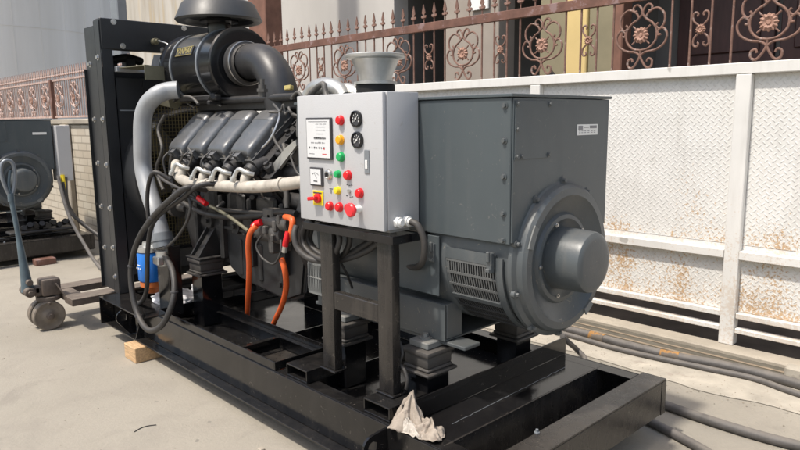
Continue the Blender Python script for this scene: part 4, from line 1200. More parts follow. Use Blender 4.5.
# clutter under the covers toward the radiator and below the manifold
b = MB()
for i in range(26):
    x = random.uniform(-4.35, -3.2); y = random.uniform(1.98, 2.12); z = random.uniform(.93, 1.16); s_ = random.uniform(.015, .045)
    if random.random() < .5: b.box(x - s_ * 1.4, x + s_ * 1.4, y - s_, y + s_, z - s_, z + s_, .006, rot=(random.uniform(-30, 30), random.uniform(-20, 20), 0))
    else: b.cyl((x, y, z), (x + random.uniform(-.08, .08), y - .06, z + random.uniform(-.05, .05)), s_ * .6, n=14, bev=.003)
b.build('engine_ancillaries', M['cast'], G)
b = MB()
b.tube([(-4.386, 2.000, 1.545), (-4.467, 1.980, 1.445), (-4.358, 1.950, 1.312), (-4.474, 1.950, 1.171), (-4.384, 1.950, 1.039)], .012, 8); b.tube([(-4.300, 2.000, 1.610), (-4.135, 1.980, 1.651), (-3.928, 1.960, 1.650), (-3.829, 1.960, 1.605)], .009, 8)
b.tube([(-4.100, 1.900, 1.308), (-4.148, 1.900, 1.177), (-4.119, 1.900, 1.074)], .014, 8)
b.build('engine_pipes', M['cast2'], G, ang=60)
b = MB(); b.cyl((-4.371, 2.000, 1.645), (-4.224, 2.000, 1.628), .05, n=6); b.box(-4.35, -4.2, 1.99, 2.1, 1.62, 1.66, .006); b.build('olive_bracket', M['olive'], G)
# cleaner cradle
b = MB()
b.box(-4.35, -3.72, 2.02, 2.06, 1.625, 1.66, .006); b.box(-4.35, -3.72, 2.30, 2.34, 1.62, 1.66, .006)
for x_ in (-4.28, -3.80): b.box(x_, x_ + .03, 2.0, 2.36, 1.60, 1.625, .005); b.cyl((x_ + .05, 2.0, 1.64), (x_ + .12, 1.98, 1.65), .015, n=10)
b.build('cleaner_cradle', M['cast'], G)
# rear silhouettes: far bank
b = MB(); 
for xc in XC: b.box(xc - .1, xc + .1, 2.42, 2.66, 1.22, 1.42, .03, rot=(-42, 0, 0))
b.build('cylinder_head', M['cast'], G)

# ------------------------------------------------------------------ second set (copy of skid and alternator), away to the left
KIDS = {}
for o_ in bpy.data.objects:
    KIDS.setdefault(o_.name, [])
    if o_.parent: KIDS.setdefault(o_.parent.name, []).append(o_)
KEEP2 = {'side_rail', 'end_beam', 'end_plate', 'floor_plate', 'cross_beam', 'cross_plate', 'inner_web', 'terminal_box', 'alternator_body', 'end_flange',
         'exhaust_bell', 'alternator_foot', 'mount_pedestal', 'vibration_mount', 'mount_pad', 'under_rail', 'lifting_eye'}
G2 = G.copy(); COL.objects.link(G2)
OFF = Vector((-6.50, -.295, -.045))
G2.location = G.location + OFF
tag(G2, 'partly hidden grey and black generator set behind the pallet jack, beside the brick wall', 'generator')
xmax = {}
for ch in list(KIDS[G.name]):
    if ch.name.split('.')[0] in KEEP2:
        copy_tree(ch, G2, skip=('sticker',))
b = MB()
# its cabinet edge: pale box seen end-on beyond the alternator
o_ = MB(); o_.box(-8.10, -7.86, 2.335, 2.475, .86, 1.47, .004)
G2['_w'] = tuple(G2.location)
o_.build('control_cabinet', M['panel'], G2)
o_ = MB(); o_.box(-7.935, -7.934, 2.12, 2.26, 1.375, 1.40, 0); o_.build('sticker', M['white'], G2)
o_ = MB()
for k_ in range(9):
    o_.cyl((-8.0, 1.95 + .06 * k_, .36 + .02 * (k_ % 3)), (-7.93, 1.95 + .06 * k_, .38 + .03 * (k_ % 2)), .03, n=10)
o_.box(-8.1, -7.9, 1.8, 2.45, .31, .34, .01); o_.build('mount_clutter', M['cast'], G2)
for pts, m_, r_ in (([(-7.86, 2.50, .90), (-7.80, 2.48, .62), (-7.72, 2.52, .42), (-7.5, 2.62, .25), (-7.2, 2.70, .10), (-6.9, 2.72, .03)], 'rubbergrey', .02), ([(-7.84, 2.46, .85), (-7.75, 2.46, .55), (-7.6, 2.55, .36), (-7.3, 2.62, .2), (-7.0, 2.6, .03)], 'rubber', .02),
                    ([(-7.85, 2.42, .92), (-7.6, 2.40, .52), (-7.3, 2.38, .20), (-7.0, 2.36, .05), (-6.5, 2.3, .02)], 'hosedark', .018)):
    o_ = MB(); o_.tube([(x, y - .11 * max(0, min(1, (z - .1) * 2)), z) for x, y, z in pts], r_, 10, 6); o_.build('cable', M[m_], G2)
o_ = MB(); o_.tube([(-7.86, 2.36, .93), (-7.83, 2.36, .75)], .022, 8, 0); o_.build('cable_boot', M['yellow'], G2)
tb_ = MB(); tb_.box(-7.75, -7.60, 1.62, 1.78, 0, .058, .003); tb_.box(-7.75, -7.60, 2.3, 2.46, 0, .058, .003)

# timber under the sets
def timber(x0, x1, y0, y1, z1, label):
    b = MB(); b.box(x0, x1, y0, y1, 0, z1, .004)
    return tag(b.build('timber_block', M['wood'], ang=20), label, 'timber block', 'timber blocks under the generator sets')
timber(-4.19, -4.02, 1.535, 2.0, .0985, 'sawn timber block under the near rail of the black skid, beside the lifting eye')
timber(-2.0, -1.85, 2.4, 2.9, .0985, 'timber block hidden under the rear of the black skid')
timber(-7.75, -7.62, 1.95, 2.15, .064, 'red brown timber block under the skid of the farther generator set')
bpy.data.objects['timber_block.002'].data.materials[0] = M['railrust']
bpy.data.objects.remove(bpy.data.objects['timber_block.001'])

# ------------------------------------------------------------------ pallet jack
J = empty('pallet_jack', (-5.23, 1.45, 0), 'worn blue handled pallet jack with greasy brown forks under the radiator end', 'pallet jack')
for x0 in (-5.525, -5.115):
    b = MB(); b.box(x0, x0 + .165, 1.475, 2.62, .235, .246, .002); b.box(x0, x0 + .006, 1.475, 2.62, .196, .2345, .001); b.box(x0 + .159, x0 + .165, 1.475, 2.62, .196, .2345, .001)
    b.box(x0 + .007, x0 + .158, 1.475, 1.481, .196, .2345, .001)
    fk = b.build('fork', M['jackdirt'], J)
    b = MB(); b.cyl((x0 + .045, 2.50, .042), (x0 + .12, 2.50, .042), .042, n=20); b.box(x0 + .03, x0 + .135, 2.47, 2.53, .08, .195, .004); b.build('fork_roller', M['jackwheel'], fk)
b = MB(); b.box(-5.358, -5.117, 1.478, 1.60, .205, .243, .003); b.prism([(-5.36, 1.475, .248), (-5.11, 1.475, .248), (-5.15, 1.43, .34), (-5.31, 1.43, .34)], (0, .012, 0)); b.build('fork_head', M['jackdirt'], J)
for x0 in (-5.315, -5.210):
    b = MB(); b.lathe((x0, 1.375, .108), (1, 0, 0), [(0, .045), (.004, .06), (.006, .088), (.002, .100), (.006, .108), (.060, .108), (.064, .100), (.060, .088), (.058, .06), (.062, .045), (.070, .035), (.072, .012)], 40)
    wh = b.build('wheel', M['jackwheel'], J)
    b = MB(); b.lathe((x0 + .060, 1.375, .108), (1, 0, 0), [(0, .03), (.02, .028), (.024, .018), (.030, .016), (.031, .004)], 20); b.build('hub', M['jackdirt'], wh)
b = MB()
b.cyl((-5.23, 1.40, .212), (-5.23, 1.40, .245), .085, n=28, bev=.006); b.box(-5.30, -5.16, 1.345, 1.475, .248, .375, .018, seg=2)
b.box(-5.27, -5.19, 1.30, 1.36, .25, .33, .012); b.cyl((-5.24, 1.375, .12), (-5.24, 1.375, .22), .03, n=14)
b.box(-5.33, -5.13, 1.365, 1.385, .19, .212, .004)
pu = b.build('hydraulic_pump', M['jackdirt'], J)
b = MB(); b.cyl((-5.31, 1.265, .30), (-5.15, 1.265, .30), .036, n=18, bev=.005); b.cyl((-5.30, 1.27, .37), (-5.16, 1.27, .37), .022, n=14, bev=.003)
b.bolt((-5.15, 1.265, .30), (1, 0, 0), .018, .016); b.box(-5.27, -5.19, 1.255, 1.34, .275, .325, .008)
b.build('handle_joint', M['jackdirt'], J)
b = MB()
hz = [Vector((-5.23, 1.268, .30)), Vector((-5.23, 1.262, .40)), Vector((-5.23, 1.250, .60)), Vector((-5.23, 1.236, .80)), Vector((-5.23, 1.222, .98))]
b.tube(hz, lambda t: .046 - .030 * min(1, t * 1.5) if t < .66 else .017, 16, 6)
hs = b.build('handle_shaft', M['jackblue'], J)
b = MB()
t0 = Vector((-5.23, 1.222, .975))
loop = [t0, t0 + Vector((0, -.030, .09)), t0 + Vector((0, -.046, .18)), t0 + Vector((.0, -.036, .245)), t0 + Vector((.0, -.005, .270)), t0 + Vector((.0, .028, .255)), t0 + Vector((0, .040, .20)), t0 + Vector((0, .030, .10)), t0 + Vector((0, .006, .02))]
b.tube(loop, .0125, 12, 6)
hl = b.build('handle_loop', M['greypost'], J)
b = MB(); b.tube([t0 + Vector((0, .012, .20)), t0 + Vector((0, -.005, .10)), t0 + Vector((0, 0, .03))], .010, 8, 5); b.cyl(t0 + Vector((0, 0, -.02)), t0 + Vector((0, 0, .04)), .022, n=14)
b.build('release_lever', M['jackblue'], J)

# ------------------------------------------------------------------ rag and crumpled sheet
def crumple(name, c, scale, m, prof, seed, amp=.35, sub=5, freq=2.2):
    bm = bmesh.new()
    bmesh.ops.create_icosphere(bm, subdivisions=sub, radius=1)
    off = Vector((seed * 3.1, seed * 1.7, 0))
    for v in bm.verts:
        p = v.co.copy()
        n1 = noise.noise(p * freq + off); n2 = noise.noise(p * freq * 2.3 + off * 2)
        rdg = (1 - abs(n1) * 2.4) * amp + (1 - abs(n2) * 2) * amp * .45
        f = 1 + rdg - amp * .8
        q = Vector((p.x * f, p.y * f, p.z * f))
        q = prof(q)
        v.co = Vector((q.x * scale[0], q.y * scale[1], q.z * scale[2])) + Vector(c)
    b = MB(); b.bm.free(); b.bm = bm
    return b.build(name, m, ang=80)
# peaked rag: soft lumps joined as one crumpled cloth
def rag_prof(q):
    z = q.z
    if z > 0:
        k_ = max(.16, 1 - .55 * z)
        q = Vector((q.x * k_ - .10 * z, q.y * k_ + .1 * z, z * 1.1))
    else:
        q = Vector((q.x * 1.05, q.y * 1.05, max(z, -.5)))
    return q
RC = Vector((-1.742, 1.714, 0.305))
def cloth(c, h, R0_, tip, seed, m, folds, stretch):
    """a thin cloth pinched up to a tip, folds running down to a ragged hem"""
    b = MB(); N, K = 132, 34; rings = []
    for k_ in range(K + 1):
        r = (k_ / K) ** .9
        ring_ = []
        for i in range(N):
            a_ = 2 * pi * i / N
            ca, sa = cos(a_), sin(a_)
            n1 = noise.noise(Vector((ca * 1.2 + seed, sa * 1.2, r * 1.1)))
            n2 = noise.noise(Vector((ca * 2.4 + seed * 2, sa * 2.4, r * 3.0)))
            n3 = noise.noise(Vector((ca * r * 6 + seed, sa * r * 6, seed)))
            fold = cos(folds * a_ + 3.2 * n1 + 2.2 * r)
            fold = fold * (1 - .35 * abs(fold))
            out = R0_ * (1 + .45 * n1 + .12 * fold)
            rr = out * (.30 * r ** .8 + .70 * r ** 1.9) * (1 + .30 * fold * (1 - r) * min(1, r * 5) + .25 * n2 * r)
            z = h * (1 - r ** 1.05) * (1 - .12 * (1 - r) ** 4) + .014 * fold * r * (1 - .4 * r) + .020 * n2 * r + .012 * n3
            z = max(z, .001 + .002 * (n3 + 1))
            t = 1 - r
            ring_.append(b.bm.verts.new((c[0] + stretch[0] * rr * ca + tip[0] * t * t + .010 * sin(5 * t + seed) * t, c[1] + stretch[1] * rr * sa + tip[1] * t * t, c[2] + z)))
        rings.append(ring_)
    for A, B in zip(rings, rings[1:]):
        for i in range(N): b.bm.faces.new((A[i], A[(i + 1) % N], B[(i + 1) % N], B[i]))
    o = b.build('cloth_fold', m, ang=80)
    sm = o.modifiers.new('thick', 'SOLIDIFY'); sm.thickness = .0022
    return o
rg = cloth((RC.x - .005, RC.y, .3055), .165, .085, (-.012, .02), 3.0, M['rag'], 5, (1.0, .75))
rg2 = cloth((RC.x + .080, RC.y + .004, .3055), .080, .075, (.03, .0), 11.3, M['rag'], 4, (1.1, .7))
rg3 = cloth((RC.x + .022, RC.y - .036, .3060), .060, .062, (-.02, .0), 5.0, M['raglight'], 3, (1.2, .5))
R0 = empty('cleaning_rag', (-1.70, 1.65, .31), 'crumpled dirty cream rag on the corner of the black skid near the stand', 'rag')
for o_ in (rg, rg2, rg3):
    o_.location = Vector(o_.location) - Vector(R0.location); o_.parent = R0
rg.name = 'cloth_peak'; rg2.name = 'cloth_fold'; rg3.name = 'cloth_hem'
pp = crumple('crumpled_sheet', (-4.22, 1.90, .325), (.20, .12, .06), M['paper'], lambda q: Vector((q.x, q.y, max(q.z, -.5))), 6.0, .22, freq=1.5)
tag(pp, 'crumpled white plastic sheet lying behind the blue filter on the skid', 'plastic sheet')
pp = crumple('crumpled_sheet', (-4.19, 2.10, .33), (.05, .09, .13), M['paper'], lambda q: Vector((q.x + q.z * .5, q.y, max(q.z, -.7))), 8.0, .2, freq=1.4)
tag(pp, 'white plastic sheet standing up behind the front engine mount', 'plastic sheet')

# ------------------------------------------------------------------ ground cables
def gcable(pts, r, label, m='hosedark'):
    b = MB(); b.tube([(x, y, z if z is not None else r + .001) for x, y, z in pts], r, 14, 8)
    o = b.build('ground_cable', M[m], ang=60)
    return tag(o, label, 'cable', 'cables lying on the yard')
N_ = None
GC = empty('ground_cable', (-1.8, 3.9, 0), 'thick grey cable wrapped with orange tape lying along the gate track', 'cable', 'cables lying on the yard')
b = MB()
cl = [(-3.6, 3.80, .030), (-2.9, 3.86, .030), (-2.45, 3.93, .030), (-2.2, 3.935, .030), (-2.0, 3.925, .030), (-1.7, 3.93, .030), (-1.4, 3.99, .030), (-1.1, 4.00, .030), (-.8, 3.96, .030), (-.2, 3.90, .030), (.6, 3.88, .030)]
b.tube(cl, .028, 14, 8); b.build('cable_run', M['hosedark'], GC, ang=60)
for i_, u in ((3, .2), (5, .1)):
    p0_ = Vector(cl[i_]); p1_ = Vector(cl[i_ + 1]); d_ = (p1_ - p0_).normalized()
    b = MB(); b.cyl(p0_ - d_ * .05, p0_ + d_ * .06, .0305, n=20, bev=.001); b.build('tape_wrap', M['tape'], GC)
gcable([(-3.4, 3.70, N_), (-2.8, 3.82, N_), (-2.4, 3.86, N_), (-2.05, 3.84, N_), (-1.75, 3.86, N_), (-1.45, 3.90, N_), (-1.2, 3.93, N_), (-.9, 3.86, N_), (-.2, 3.82, N_)], .018, 'thinner dark cable lying in front of the taped cable')
gcable([(-2.6, 3.30, N_), (-2.2, 3.22, N_), (-1.75, 3.28, N_), (-1.38, 3.22, N_), (-1.05, 3.20, N_), (-.75, 3.23, N_), (-.3, 3.35, N_), (.3, 3.45, N_)], .024, 'grey cable running from behind the skid corner across the yard, farther of two')
gcable([(-2.4, 3.05, N_), (-1.9, 3.05, N_), (-1.5, 3.02, N_), (-1.3, 2.97, N_), (-1.10, 2.90, N_), (-.85, 2.80, N_), (-.4, 2.7, N_)], .022, 'grey cable emerging from under the corner of the skid, nearest the camera')
gcable([(-2.101, 3.350, 0.200), (-2.094, 3.407, 0.150), (-2.126, 3.567, 0.050), (-2.039, 3.518, 0.020), (-2.0, 3.35, .02)], .017, 'short grey cable end rising behind the hub of the alternator')

b = MB(); b.tube([(-3.104, 1.153, 0.003), (-3.122, 1.195, 0.003), (-3.119, 1.229, 0.003), (-3.101, 1.262, 0.003)], .0022, 6, 5); tag(b.build('wire_scrap', M['rubber']), 'short bent scrap of black wire lying alone on the concrete', 'wire')
# grit: tiny crumbs of stone and rust over the yard, thicker along the track
random.seed(99)
b = MB()
def crumb(x, y, s_, z=0):
    vs_ = [b.bm.verts.new((x + s_ * dx * random.uniform(.6, 1.2), y + s_ * dy * random.uniform(.6, 1.2), z + s_ * dz * random.uniform(.4, .9))) for dx, dy, dz in ((1, 0, 0), (0, 1, 0), (-1, 0, 0), (0, -1, 0), (.1, .1, 1))]
    for f in ((0, 1, 4), (1, 2, 4), (2, 3, 4), (3, 0, 4)): b.bm.faces.new([vs_[i] for i in f])
for i in range(1500):
    crumb(random.uniform(-9, .3), random.uniform(.2, 1.55) if random.random() < .45 else random.uniform(2.95, 4.0), random.choice((.002, .0025, .003, .004, .006)))
for i in range(900):
    crumb(random.uniform(-3, 0), random.gauss(3.72, .12), random.choice((.002, .003, .004, .006)), .003)
tag(b.build('grit', M['grit']), 'crumbs of grit and small stones scattered over the concrete', 'grit', kind='stuff')
b = MB(); b.box(-2.53, -2.50, 1.49, 1.515, .0, .008, .003); tag(b.build('pebble', M['kerb']), 'tiny pale pebble on the concrete near the black rail', 'pebble')
# ------------------------------------------------------------------ gate
GT = empty('sliding_gate', (-1.6, 4.40, 0), 'white tread plate gate streaked with rust, topped by rusty ironwork, behind the alternator', 'gate')
GX0, GX1 = -7.60, 1.40
GY = 4.40
posts = [-1.528 + 1.52 * k_ for k_ in range(-4, 3)]
for xa, xb in zip([GX0] + posts, posts + [GX1]):
    b = MB(); b.box(xa + .047 if xa != GX0 else xa, xb - .047 if xb != GX1 else xb, GY + .020, GY + .026, .69, 1.7515, 0)
    b.build('tread_sheet', M['tread'], GT)
    b = MB(); b.box(xa + .047 if xa != GX0 else xa, xb - .047 if xb != GX1 else xb, GY + .020, GY + .026, .255, .598, 0)
    b.build('tread_sheet', M['tread'], GT)
b = MB()
b.box(GX0, GX1, GY - .03, GY + .045, 1.752, 1.820, .004)
b.build('top_bar', M['gateframe'], GT)
for xa, xb in zip([GX0] + posts, posts + [GX1]):
    xa2 = xa + .047 if xa != GX0 else xa; xb2 = xb - .047 if xb != GX1 else xb
    b = MB(); b.box(xa2, xb2, GY - .035, GY + .019, .602, .657, .004); b.box(xa2, xb2, GY + .0205, GY + .04, .600, .687, 0)
    b.build('middle_bar', M['gateframe'], GT)
    b = MB(); b.box(xa2, xb2, GY - .02, GY + .04, .215, .252, .004); b.build('lower_bar', M['gateframe'], GT)
    b = MB(); b.box(xa2, xb2, GY - .02, GY + .04, .118, .150, .004); b.build('lower_bar', M['gateframe'], GT)
for x in posts:
    b = MB(); b.box(x - .045, x + .045, GY - .030, GY + .045, .036, 1.7505, .004); b.build('gate_post', M['gateframe'], GT)
# ironwork
P0, PT = -2.421, .797
FZ0, FZ1 = 1.821, 2.272
b = MB(); b.box(GX0, GX1, GY - .02, GY + .02, FZ1, FZ1 + .070, .003); b.build('iron_rail', M['railrust'], GT)
def spear(sz=1.):
    b = MB()
    b.cyl((0, 0, 0), (0, 0, .05 * sz), .006, n=8)
    b.lathe((0, 0, .035 * sz), (0, 0, 1), [(0, .006), (.008, .013), (.016, .013), (.022, .006)], 10)
    th = .010
    outline = [(-.006, .05), (-.024, .047), (-.031, .058), (-.024, .070), (-.012, .066), (-.007, .074), (-.020, .092), (-.014, .112), (0, .165)]
    pts = [(x * sz, -th / 2, z * sz) for x, z in outline] + [(-x * sz, -th / 2, z * sz) for x, z in reversed(outline[:-1])]
    b.prism(pts, (0, th, 0))
    return b
sp0 = None
ns = 0
def place(src, x, y, z, par, name):
    o = src.copy(); COL.objects.link(o); o.name = name
    o.location = Vector((x, y, z)) - Vector(par['_w']) + src['_c']
    o.parent = par
    return o
class Ref: pass
def proto(b, name, m, par):
    o = b.build(name, m, par, ang=40)
    c = Vector(o['_w'])       # centre offset from the motif's own origin
    return o, c
def putmany(b, name, m, par, spots, jit=0.):
    o, c = proto(b, name, m, par)
    out = []
    for i, (x, y, z) in enumerate(spots):
        q = o if i == 0 else o.copy()
        if i: COL.objects.link(q); q.parent = par
        q.location = Vector((x, y, z)) + c - Vector(par['_w'])
        if jit: q.rotation_euler = (random.gauss(0, jit * .5), random.gauss(0, jit), random.gauss(0, jit)); q.scale = (1 + random.gauss(0, jit * .6), 1, 1 + random.gauss(0, jit * .6))
    return o
ks = list(range(-6, 5))
OFFS = (0., .1378, .2756, .4134, .541, .669)
sx_ = [P0 + PT * k_ + o_ for k_ in ks for o_ in OFFS if GX0 < P0 + PT * k_ + o_ < GX1]
putmany(spear(), 'spear', M['fence_rust'], GT, [(x, GY, FZ1 + .070) for x in sx_], .02)
bx_ = [P0 + PT * k_ + o_ for k_ in ks for o_ in (0., .4134, .541, .669) if GX0 < P0 + PT * k_ + o_ < GX1]
b = MB(); b.cyl((0, 0, 0), (0, 0, FZ1 - FZ0), .0078, n=8)
putmany(b, 'iron_bar', M['fence_rust'], GT, [(x, GY, FZ0) for x in bx_])
def spiral(cx, cz, r0, r1, a0, a1, n=16):
    return [(cx + (r0 + (r1 - r0) * i / n) * cos(rad(a0 + (a1 - a0) * i / n)), 0, cz + (r0 + (r1 - r0) * i / n) * sin(rad(a0 + (a1 - a0) * i / n))) for i in range(n + 1)]
def bez(p0, p1, p2, p3, n=12):
    out = []
    for i in range(n + 1):
        t = i / n; a = (1 - t) ** 3; b_ = 3 * (1 - t) ** 2 * t; c_ = 3 * (1 - t) * t * t; d = t ** 3
        out.append((a * p0[0] + b_ * p1[0] + c_ * p2[0] + d * p3[0], 0, a * p0[1] + b_ * p1[1] + c_ * p2[1] + d * p3[1]))
    return out
def big_scroll():
    """lyre of scrolls, origin at bay centre bottom"""
    b = MB(); r = .0078; zc = .225
    for pl in ([(0, -.10), (.055, -.088), (.10, -.04), (.104, .025), (.072, .075), (.032, .102), (.004, .135), (.012, .175), (.040, .198), (.064, .180), (.058, .152), (.040, .158)],
               [(.022, .112), (.050, .150), (.104, .166), (.150, .125), (.152, .065), (.122, .032), (.100, .052), (.112, .070)],
               [(0, -.138), (.035, -.112), (.10, -.102), (.158, -.065), (.176, -.008), (.148, .036), (.116, .022), (.116, -.006), (.134, -.004)],
               [(0, -.095), (.002, -.138), (.020, -.178), (.052, -.215), (.082, -.203), (.084, -.168), (.060, -.156), (.050, -.176)]):
        for s_ in (1, -1):
            b.tube([(x * s_, 0, zc + z) for x, z in pl], r, 8, 5)
    for a_ in (45, 135, 225, 315):
        b.tube([(.05 * cos(rad(a_)), -.002, zc + .05 * sin(rad(a_))), (.085 * cos(rad(a_)), -.002, zc + .085 * sin(rad(a_)))], .006, 6, 0)
    return b
def small_scroll():
    b = MB(); r = .0068; zc = .225
    def both(pts):
        b.tube(pts, r, 8, 2); b.tube([(-x, y, z) for x, y, z in pts], r, 8, 2)
    for s_ in (1, -1):
        def fz(pts): return [(x, y, zc + s_ * z) for x, y, z in pts]
        both(fz(bez((.004, .0), (.01, .04), (.052, .03), (.050, .085)) + spiral(.029, .088, .021, .010, 0, 230, 10)[1:]))
    return b
def rosette(R=.052):
    b = MB(); n = 48; rings = []
    for (rr, yy, wav) in ((.0, -.016, 0), (.22, -.016, 0), (.30, -.010, .1), (.62, -.018, .5), (1.0, -.008, 1.), (1.0, .002, 1.)):
        rings.append([b.bm.verts.new((R * rr * (1 + .09 * wav * cos(12 * 2 * pi * i / n)) * cos(2 * pi * i / n), yy - .003 * wav * cos(12 * 2 * pi * i / n), R * rr * (1 + .09 * wav * cos(12 * 2 * pi * i / n)) * sin(2 * pi * i / n))) for i in range(n)] if rr else [b.bm.verts.new((0, yy, 0))])
    for i in range(n): b.bm.faces.new((rings[0][0], rings[1][i], rings[1][(i + 1) % n]))
    for A, B in zip(rings[1:], rings[2:]):
        for i in range(n): b.bm.faces.new((A[i], A[(i + 1) % n], B[(i + 1) % n], B[i]))
    b.bm.faces.new(rings[-1])
    return b
bigs = [P0 + PT * k_ + .2067 for k_ in ks if GX0 < P0 + PT * k_ < GX1 - .4]
smalls = [P0 + PT * k_ + .605 for k_ in ks if GX0 < P0 + PT * k_ + .5 < GX1 - .1]
putmany(big_scroll(), 'scrollwork', M['fence_rust'], GT, [(x, GY, FZ0 + .002) for x in bigs], .018)
putmany(small_scroll(), 'scrollwork', M['fence_rust'], GT, [(x, GY, FZ0 + .002) for x in smalls], .022)
putmany(rosette(), 'rosette', M['rosette'], GT, [(x, GY, FZ0 + .225) for x in bigs], .018)
putmany(rosette(.030), 'rosette', M['rosette'], GT, [(x, GY, FZ0 + .225) for x in smalls], .022)
# track rails in front of the gate (long thin steel)
for y_, lab in ((4.175, 'rusty steel gate track rail beside the concrete kerb'), (4.085, 'rusty steel gate track rail nearest the cables')):
    b = MB(); b.box(-7.5, 3.2, y_ - .010, y_ + .010, .0085, .014, .002)
    tag(b.build('gate_track', M['tanrail']), lab, 'track rail', 'gate track rails')
b = MB(); b.box(-1.085, -.93, 4.03, 4.11, .024, .10, .012); tag(b.build('stone_block', M['roughcrete']), 'rough concrete block on the gate track at the right edge', 'stone')

# ------------------------------------------------------------------ left brick wall with ironwork
BW = MB(); BW.box(-22, -7.45, 2.97, 3.15, 0, 1.475, .01)
bw = empty('brick_wall', (-12, 3.05, 0), 'low cream brick wall with a pale coping behind the second generator', 'wall')
BW.build('brickwork', M['brick'], bw)
b = MB(); b.box(-22, -7.42, 2.935, 3.18, 1.477, 1.545, .01); b.build('coping', M['kerb'], bw)
b = MB(); b.box(-9.62, -9.38, 2.90, 2.968, 0, 1.475, .01); b.build('pilaster', M['kerb'], bw)
LF = empty('iron_fence', (-12, 3.06, 1.55), 'faded rusty iron fence of close spears on top of the low brick wall', 'fence')
b = MB(); b.box(-21, -7.45, 3.045, 3.075, 1.565, 1.59, .002); b.box(-21, -7.45, 3.045, 3.075, 2.065, 2.09, .002); b.build('iron_rail', M['fence_pale'], LF)
n_l = 98
b = MB(); b.cyl((0, 0, 0), (0, 0, .475), .0075, n=8)
putmany(b, 'iron_bar', M['fence_pale'], LF, [(-7.55 - .085 * i, 3.06, 1.59) for i in range(n_l)])
putmany(spear(1.0), 'spear', M['fence_pale'], LF, [(-7.55 - .085 * i, 3.06, 2.09) for i in range(n_l)])
putmany(big_scroll(), 'scrollwork', M['fence_pale'], LF, [(-8.1 - .62 * i, 3.04, 1.60) for i in range(15)])
putmany(rosette(.045), 'rosette', M['rosette'], LF, [(-8.1 - .62 * i, 3.03, 1.825) for i in range(15)])
b = MB(); b.box(-10.30, -10.24, 3.02, 3.08, 1.555, 2.09, .003); b.build('fence_post', M['railrust'], LF)
b = MB(); b.box(-8.12, -8.04, 2.90, 2.96, 1.55, 4.5, .004)

# ------------------------------------------------------------------ far buildings
T = empty('storage_tank', (-33.8, 7.1, 0), 'huge whitewashed round tank rising behind the left fence', 'tank')
b = MB(); b.cyl((-33.8, 7.1, 0), (-33.8, 7.1, 20), 6.1, n=160); b.build('tank_wall', M['silo'], T, ang=30)
for k_ in range(40):
    a_ = 2 * pi * k_ / 40
    b = MB(); b.box(-33.8 + 6.10 * cos(a_) - .012, -33.8 + 6.10 * cos(a_) + .012, 7.1 + 6.10 * sin(a_) - .012, 7.1 + 6.10 * sin(a_) + .012, .2, 19.8, 0); b.build('weld_seam', M['silo'], T)
for z_ in (2.6, 5.0, 7.4, 11):
    b = MB(); b.lathe((-33.8, 7.1, z_), (0, 0, 1), [(0, 6.101), (.002, 6.112), (.03, 6.112), (.032, 6.101)], 160, caps=False); b.build('weld_seam', M['silo'], T)
b = MB(); b.box(-8.72, -8.50, 3.35, 3.47, 0, 6.5, .01); tag(b.build('grey_post', M['greypost']), 'grey galvanised post standing behind the left end of the radiator', 'post')
B1 = empty('factory_wall', (-16, 9, 0), 'tall concrete wall with brown rain stains behind the radiator', 'wall')
b = MB(); b.box(-21.0, -9.5, 8.5, 8.8, 0, 9, 0); b.build('wall_face', M['stained'], B1)
b = MB(); b.box(-7.70, -7.30, 4.70, 4.95, 0, 7, .01); tag(b.build('steel_column', M['brownpost']), 'rust brown steel column beside the left end of the spear topped fence', 'column')
H = empty('house', (-4, 7, 0), 'pale plastered house with dark doors and a yellow pillar behind the gate', 'house')
b = MB(); b.box(-10.9, -6.35, 6.0, 6.25, 0, 7, 0); b.build('front_wall', M['plaster'], H)
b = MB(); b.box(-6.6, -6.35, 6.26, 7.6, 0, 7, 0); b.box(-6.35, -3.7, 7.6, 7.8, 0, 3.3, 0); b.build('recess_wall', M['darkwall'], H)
b = MB(); b.box(-5.50, -4.68, 6.0, 6.3, 0, 7, .01); b.build('pillar', M['pillar'], H)
b = MB(); b.box(-4.17, -3.84, 6.05, 6.35, 0, 3.2, .01); b.build('pillar', M['olivewall'], H)
b = MB(); b.box(-3.838, -3.60, 6.02, 6.35, 0, 3.2, .01); b.build('pillar', M['yellowwall'], H)
b = MB(); b.box(-3.598, -3.33, 6.05, 6.35, 0, 3.2, .01); b.build('pillar', M['olivewall'], H)
b = MB(); b.box(-3.31, -3.22, 6.02, 6.2, 0, 3.2, .01); b.build('door_frame', M['brownpost'], H)
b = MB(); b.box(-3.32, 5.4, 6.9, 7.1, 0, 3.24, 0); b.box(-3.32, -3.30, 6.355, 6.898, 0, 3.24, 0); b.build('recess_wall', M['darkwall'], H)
for k_ in range(6):
    x0 = -3.05 + k_ * .95
    b = MB(); b.box(x0, x0 + .90, 6.84, 6.898, .1, 3.0, .006)
    for (za, zb) in ((.3, 1.0), (1.15, 1.95), (2.1, 2.85)):
        b.box(x0 + .12, x0 + .78, 6.815, 6.838, za, zb, .012)
    b.build('door', M['doorwood'], H)
b = MB(); b.box(-6.3, 5.5, 5.95, 9.0, 3.25, 3.4, 0); b.build('roof', M['roofm'], H)
b = MB(); b.box(-6.3, 5.5, 6.4, 8.9, 3.42, 7, 0); b.build('upper_wall', M['plaster'], H)
b = MB(); b.box(-5.05, -4.80, 5.96, 5.985, 2.70, 3.05, .003); b.build('sign_board', M['white'], H)
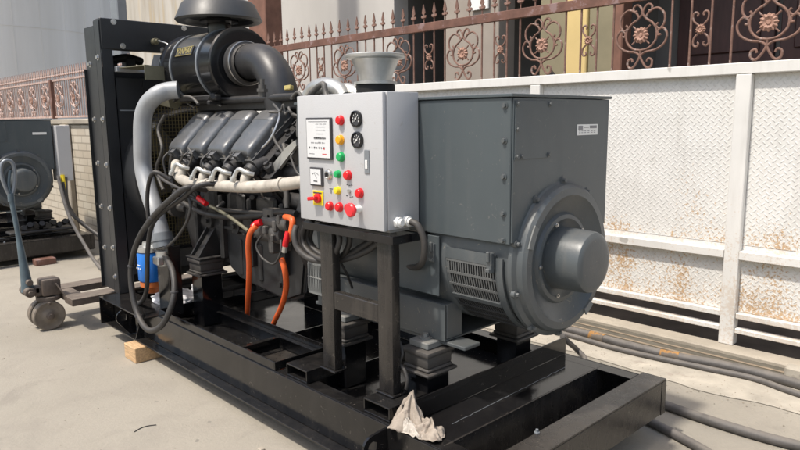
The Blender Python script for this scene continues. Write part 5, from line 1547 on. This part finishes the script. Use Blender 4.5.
# square diamond-patterned lamp screen by the yellow pillar
b = MB(); b.box(-4.08, -3.78, 5.90, 5.93, 1.62, 1.92, .005, rot=(0, 45, 0)); d1 = b.build('wall_screen', M['void'], H)
b = MB(); b.box(-3.98, -3.88, 5.880, 5.898, 1.72, 1.82, .004, rot=(0, 45, 0)); b.build('screen_tile', M['darkwall'], d1)

# ------------------------------------------------------------------ light
SUN_EL, SUN_DIR = 62., Vector((.20, 1.0, 0)).normalized()
w_ = bpy.data.worlds.new('World'); S.world = w_; w_.use_nodes = True
nt = w_.node_tree
sky = nt.nodes.new('ShaderNodeTexSky'); sky.sky_type = 'NISHITA'; sky.sun_disc = False
sky.sun_elevation = rad(SUN_EL)
az = math.atan2(-SUN_DIR.x, -SUN_DIR.y)           # direction the sun stands in, clockwise from +Y
sky.sun_rotation = az
sky.air_density = 1.3; sky.dust_density = 4.0; sky.ozone_density = 1.0; sky.altitude = 0
nt.links.new(sky.outputs[0], nt.nodes['Background'].inputs[0])
nt.nodes['Background'].inputs[1].default_value = .15
L = bpy.data.lights.new('sun', 'SUN'); L.energy = 3.4; L.angle = rad(2.5); L.color = (1, .935, .84)
lo = bpy.data.objects.new('sun', L); COL.objects.link(lo)
d = Vector((SUN_DIR.x * cos(rad(SUN_EL)), SUN_DIR.y * cos(rad(SUN_EL)), -sin(rad(SUN_EL))))
lo.rotation_euler = d.to_track_quat('-Z', 'Y').to_euler()
lo.location = (-4, -4, 8)

# ------------------------------------------------------------------ camera
cam = bpy.data.cameras.new('camera'); cam.sensor_width = 36; cam.lens = 661.98 / 800 * 36; cam.clip_end = 1500
co = bpy.data.objects.new('camera', cam); COL.objects.link(co)
Mx = Matrix(((0.692, -0.107, 0.714, 0), (0.722, 0.116, -0.682, 0), (-0.010, 0.987, 0.158, 0), (0, 0, 0, 1)))
q = Mx.to_3x3().to_quaternion(); q.normalize()
co.rotation_mode = 'QUATERNION'; co.rotation_quaternion = q
co.location = (0, 0, 1.5)
S.camera = co
S.view_settings.view_transform = 'Standard'; S.view_settings.look = 'None'
S.view_settings.gamma = 1; S.view_settings.exposure = .28
S.view_settings.use_curve_mapping = False
for o_ in bpy.data.objects:
    for k_ in ('_w', '_c'):
        if k_ in o_: del o_[k_]
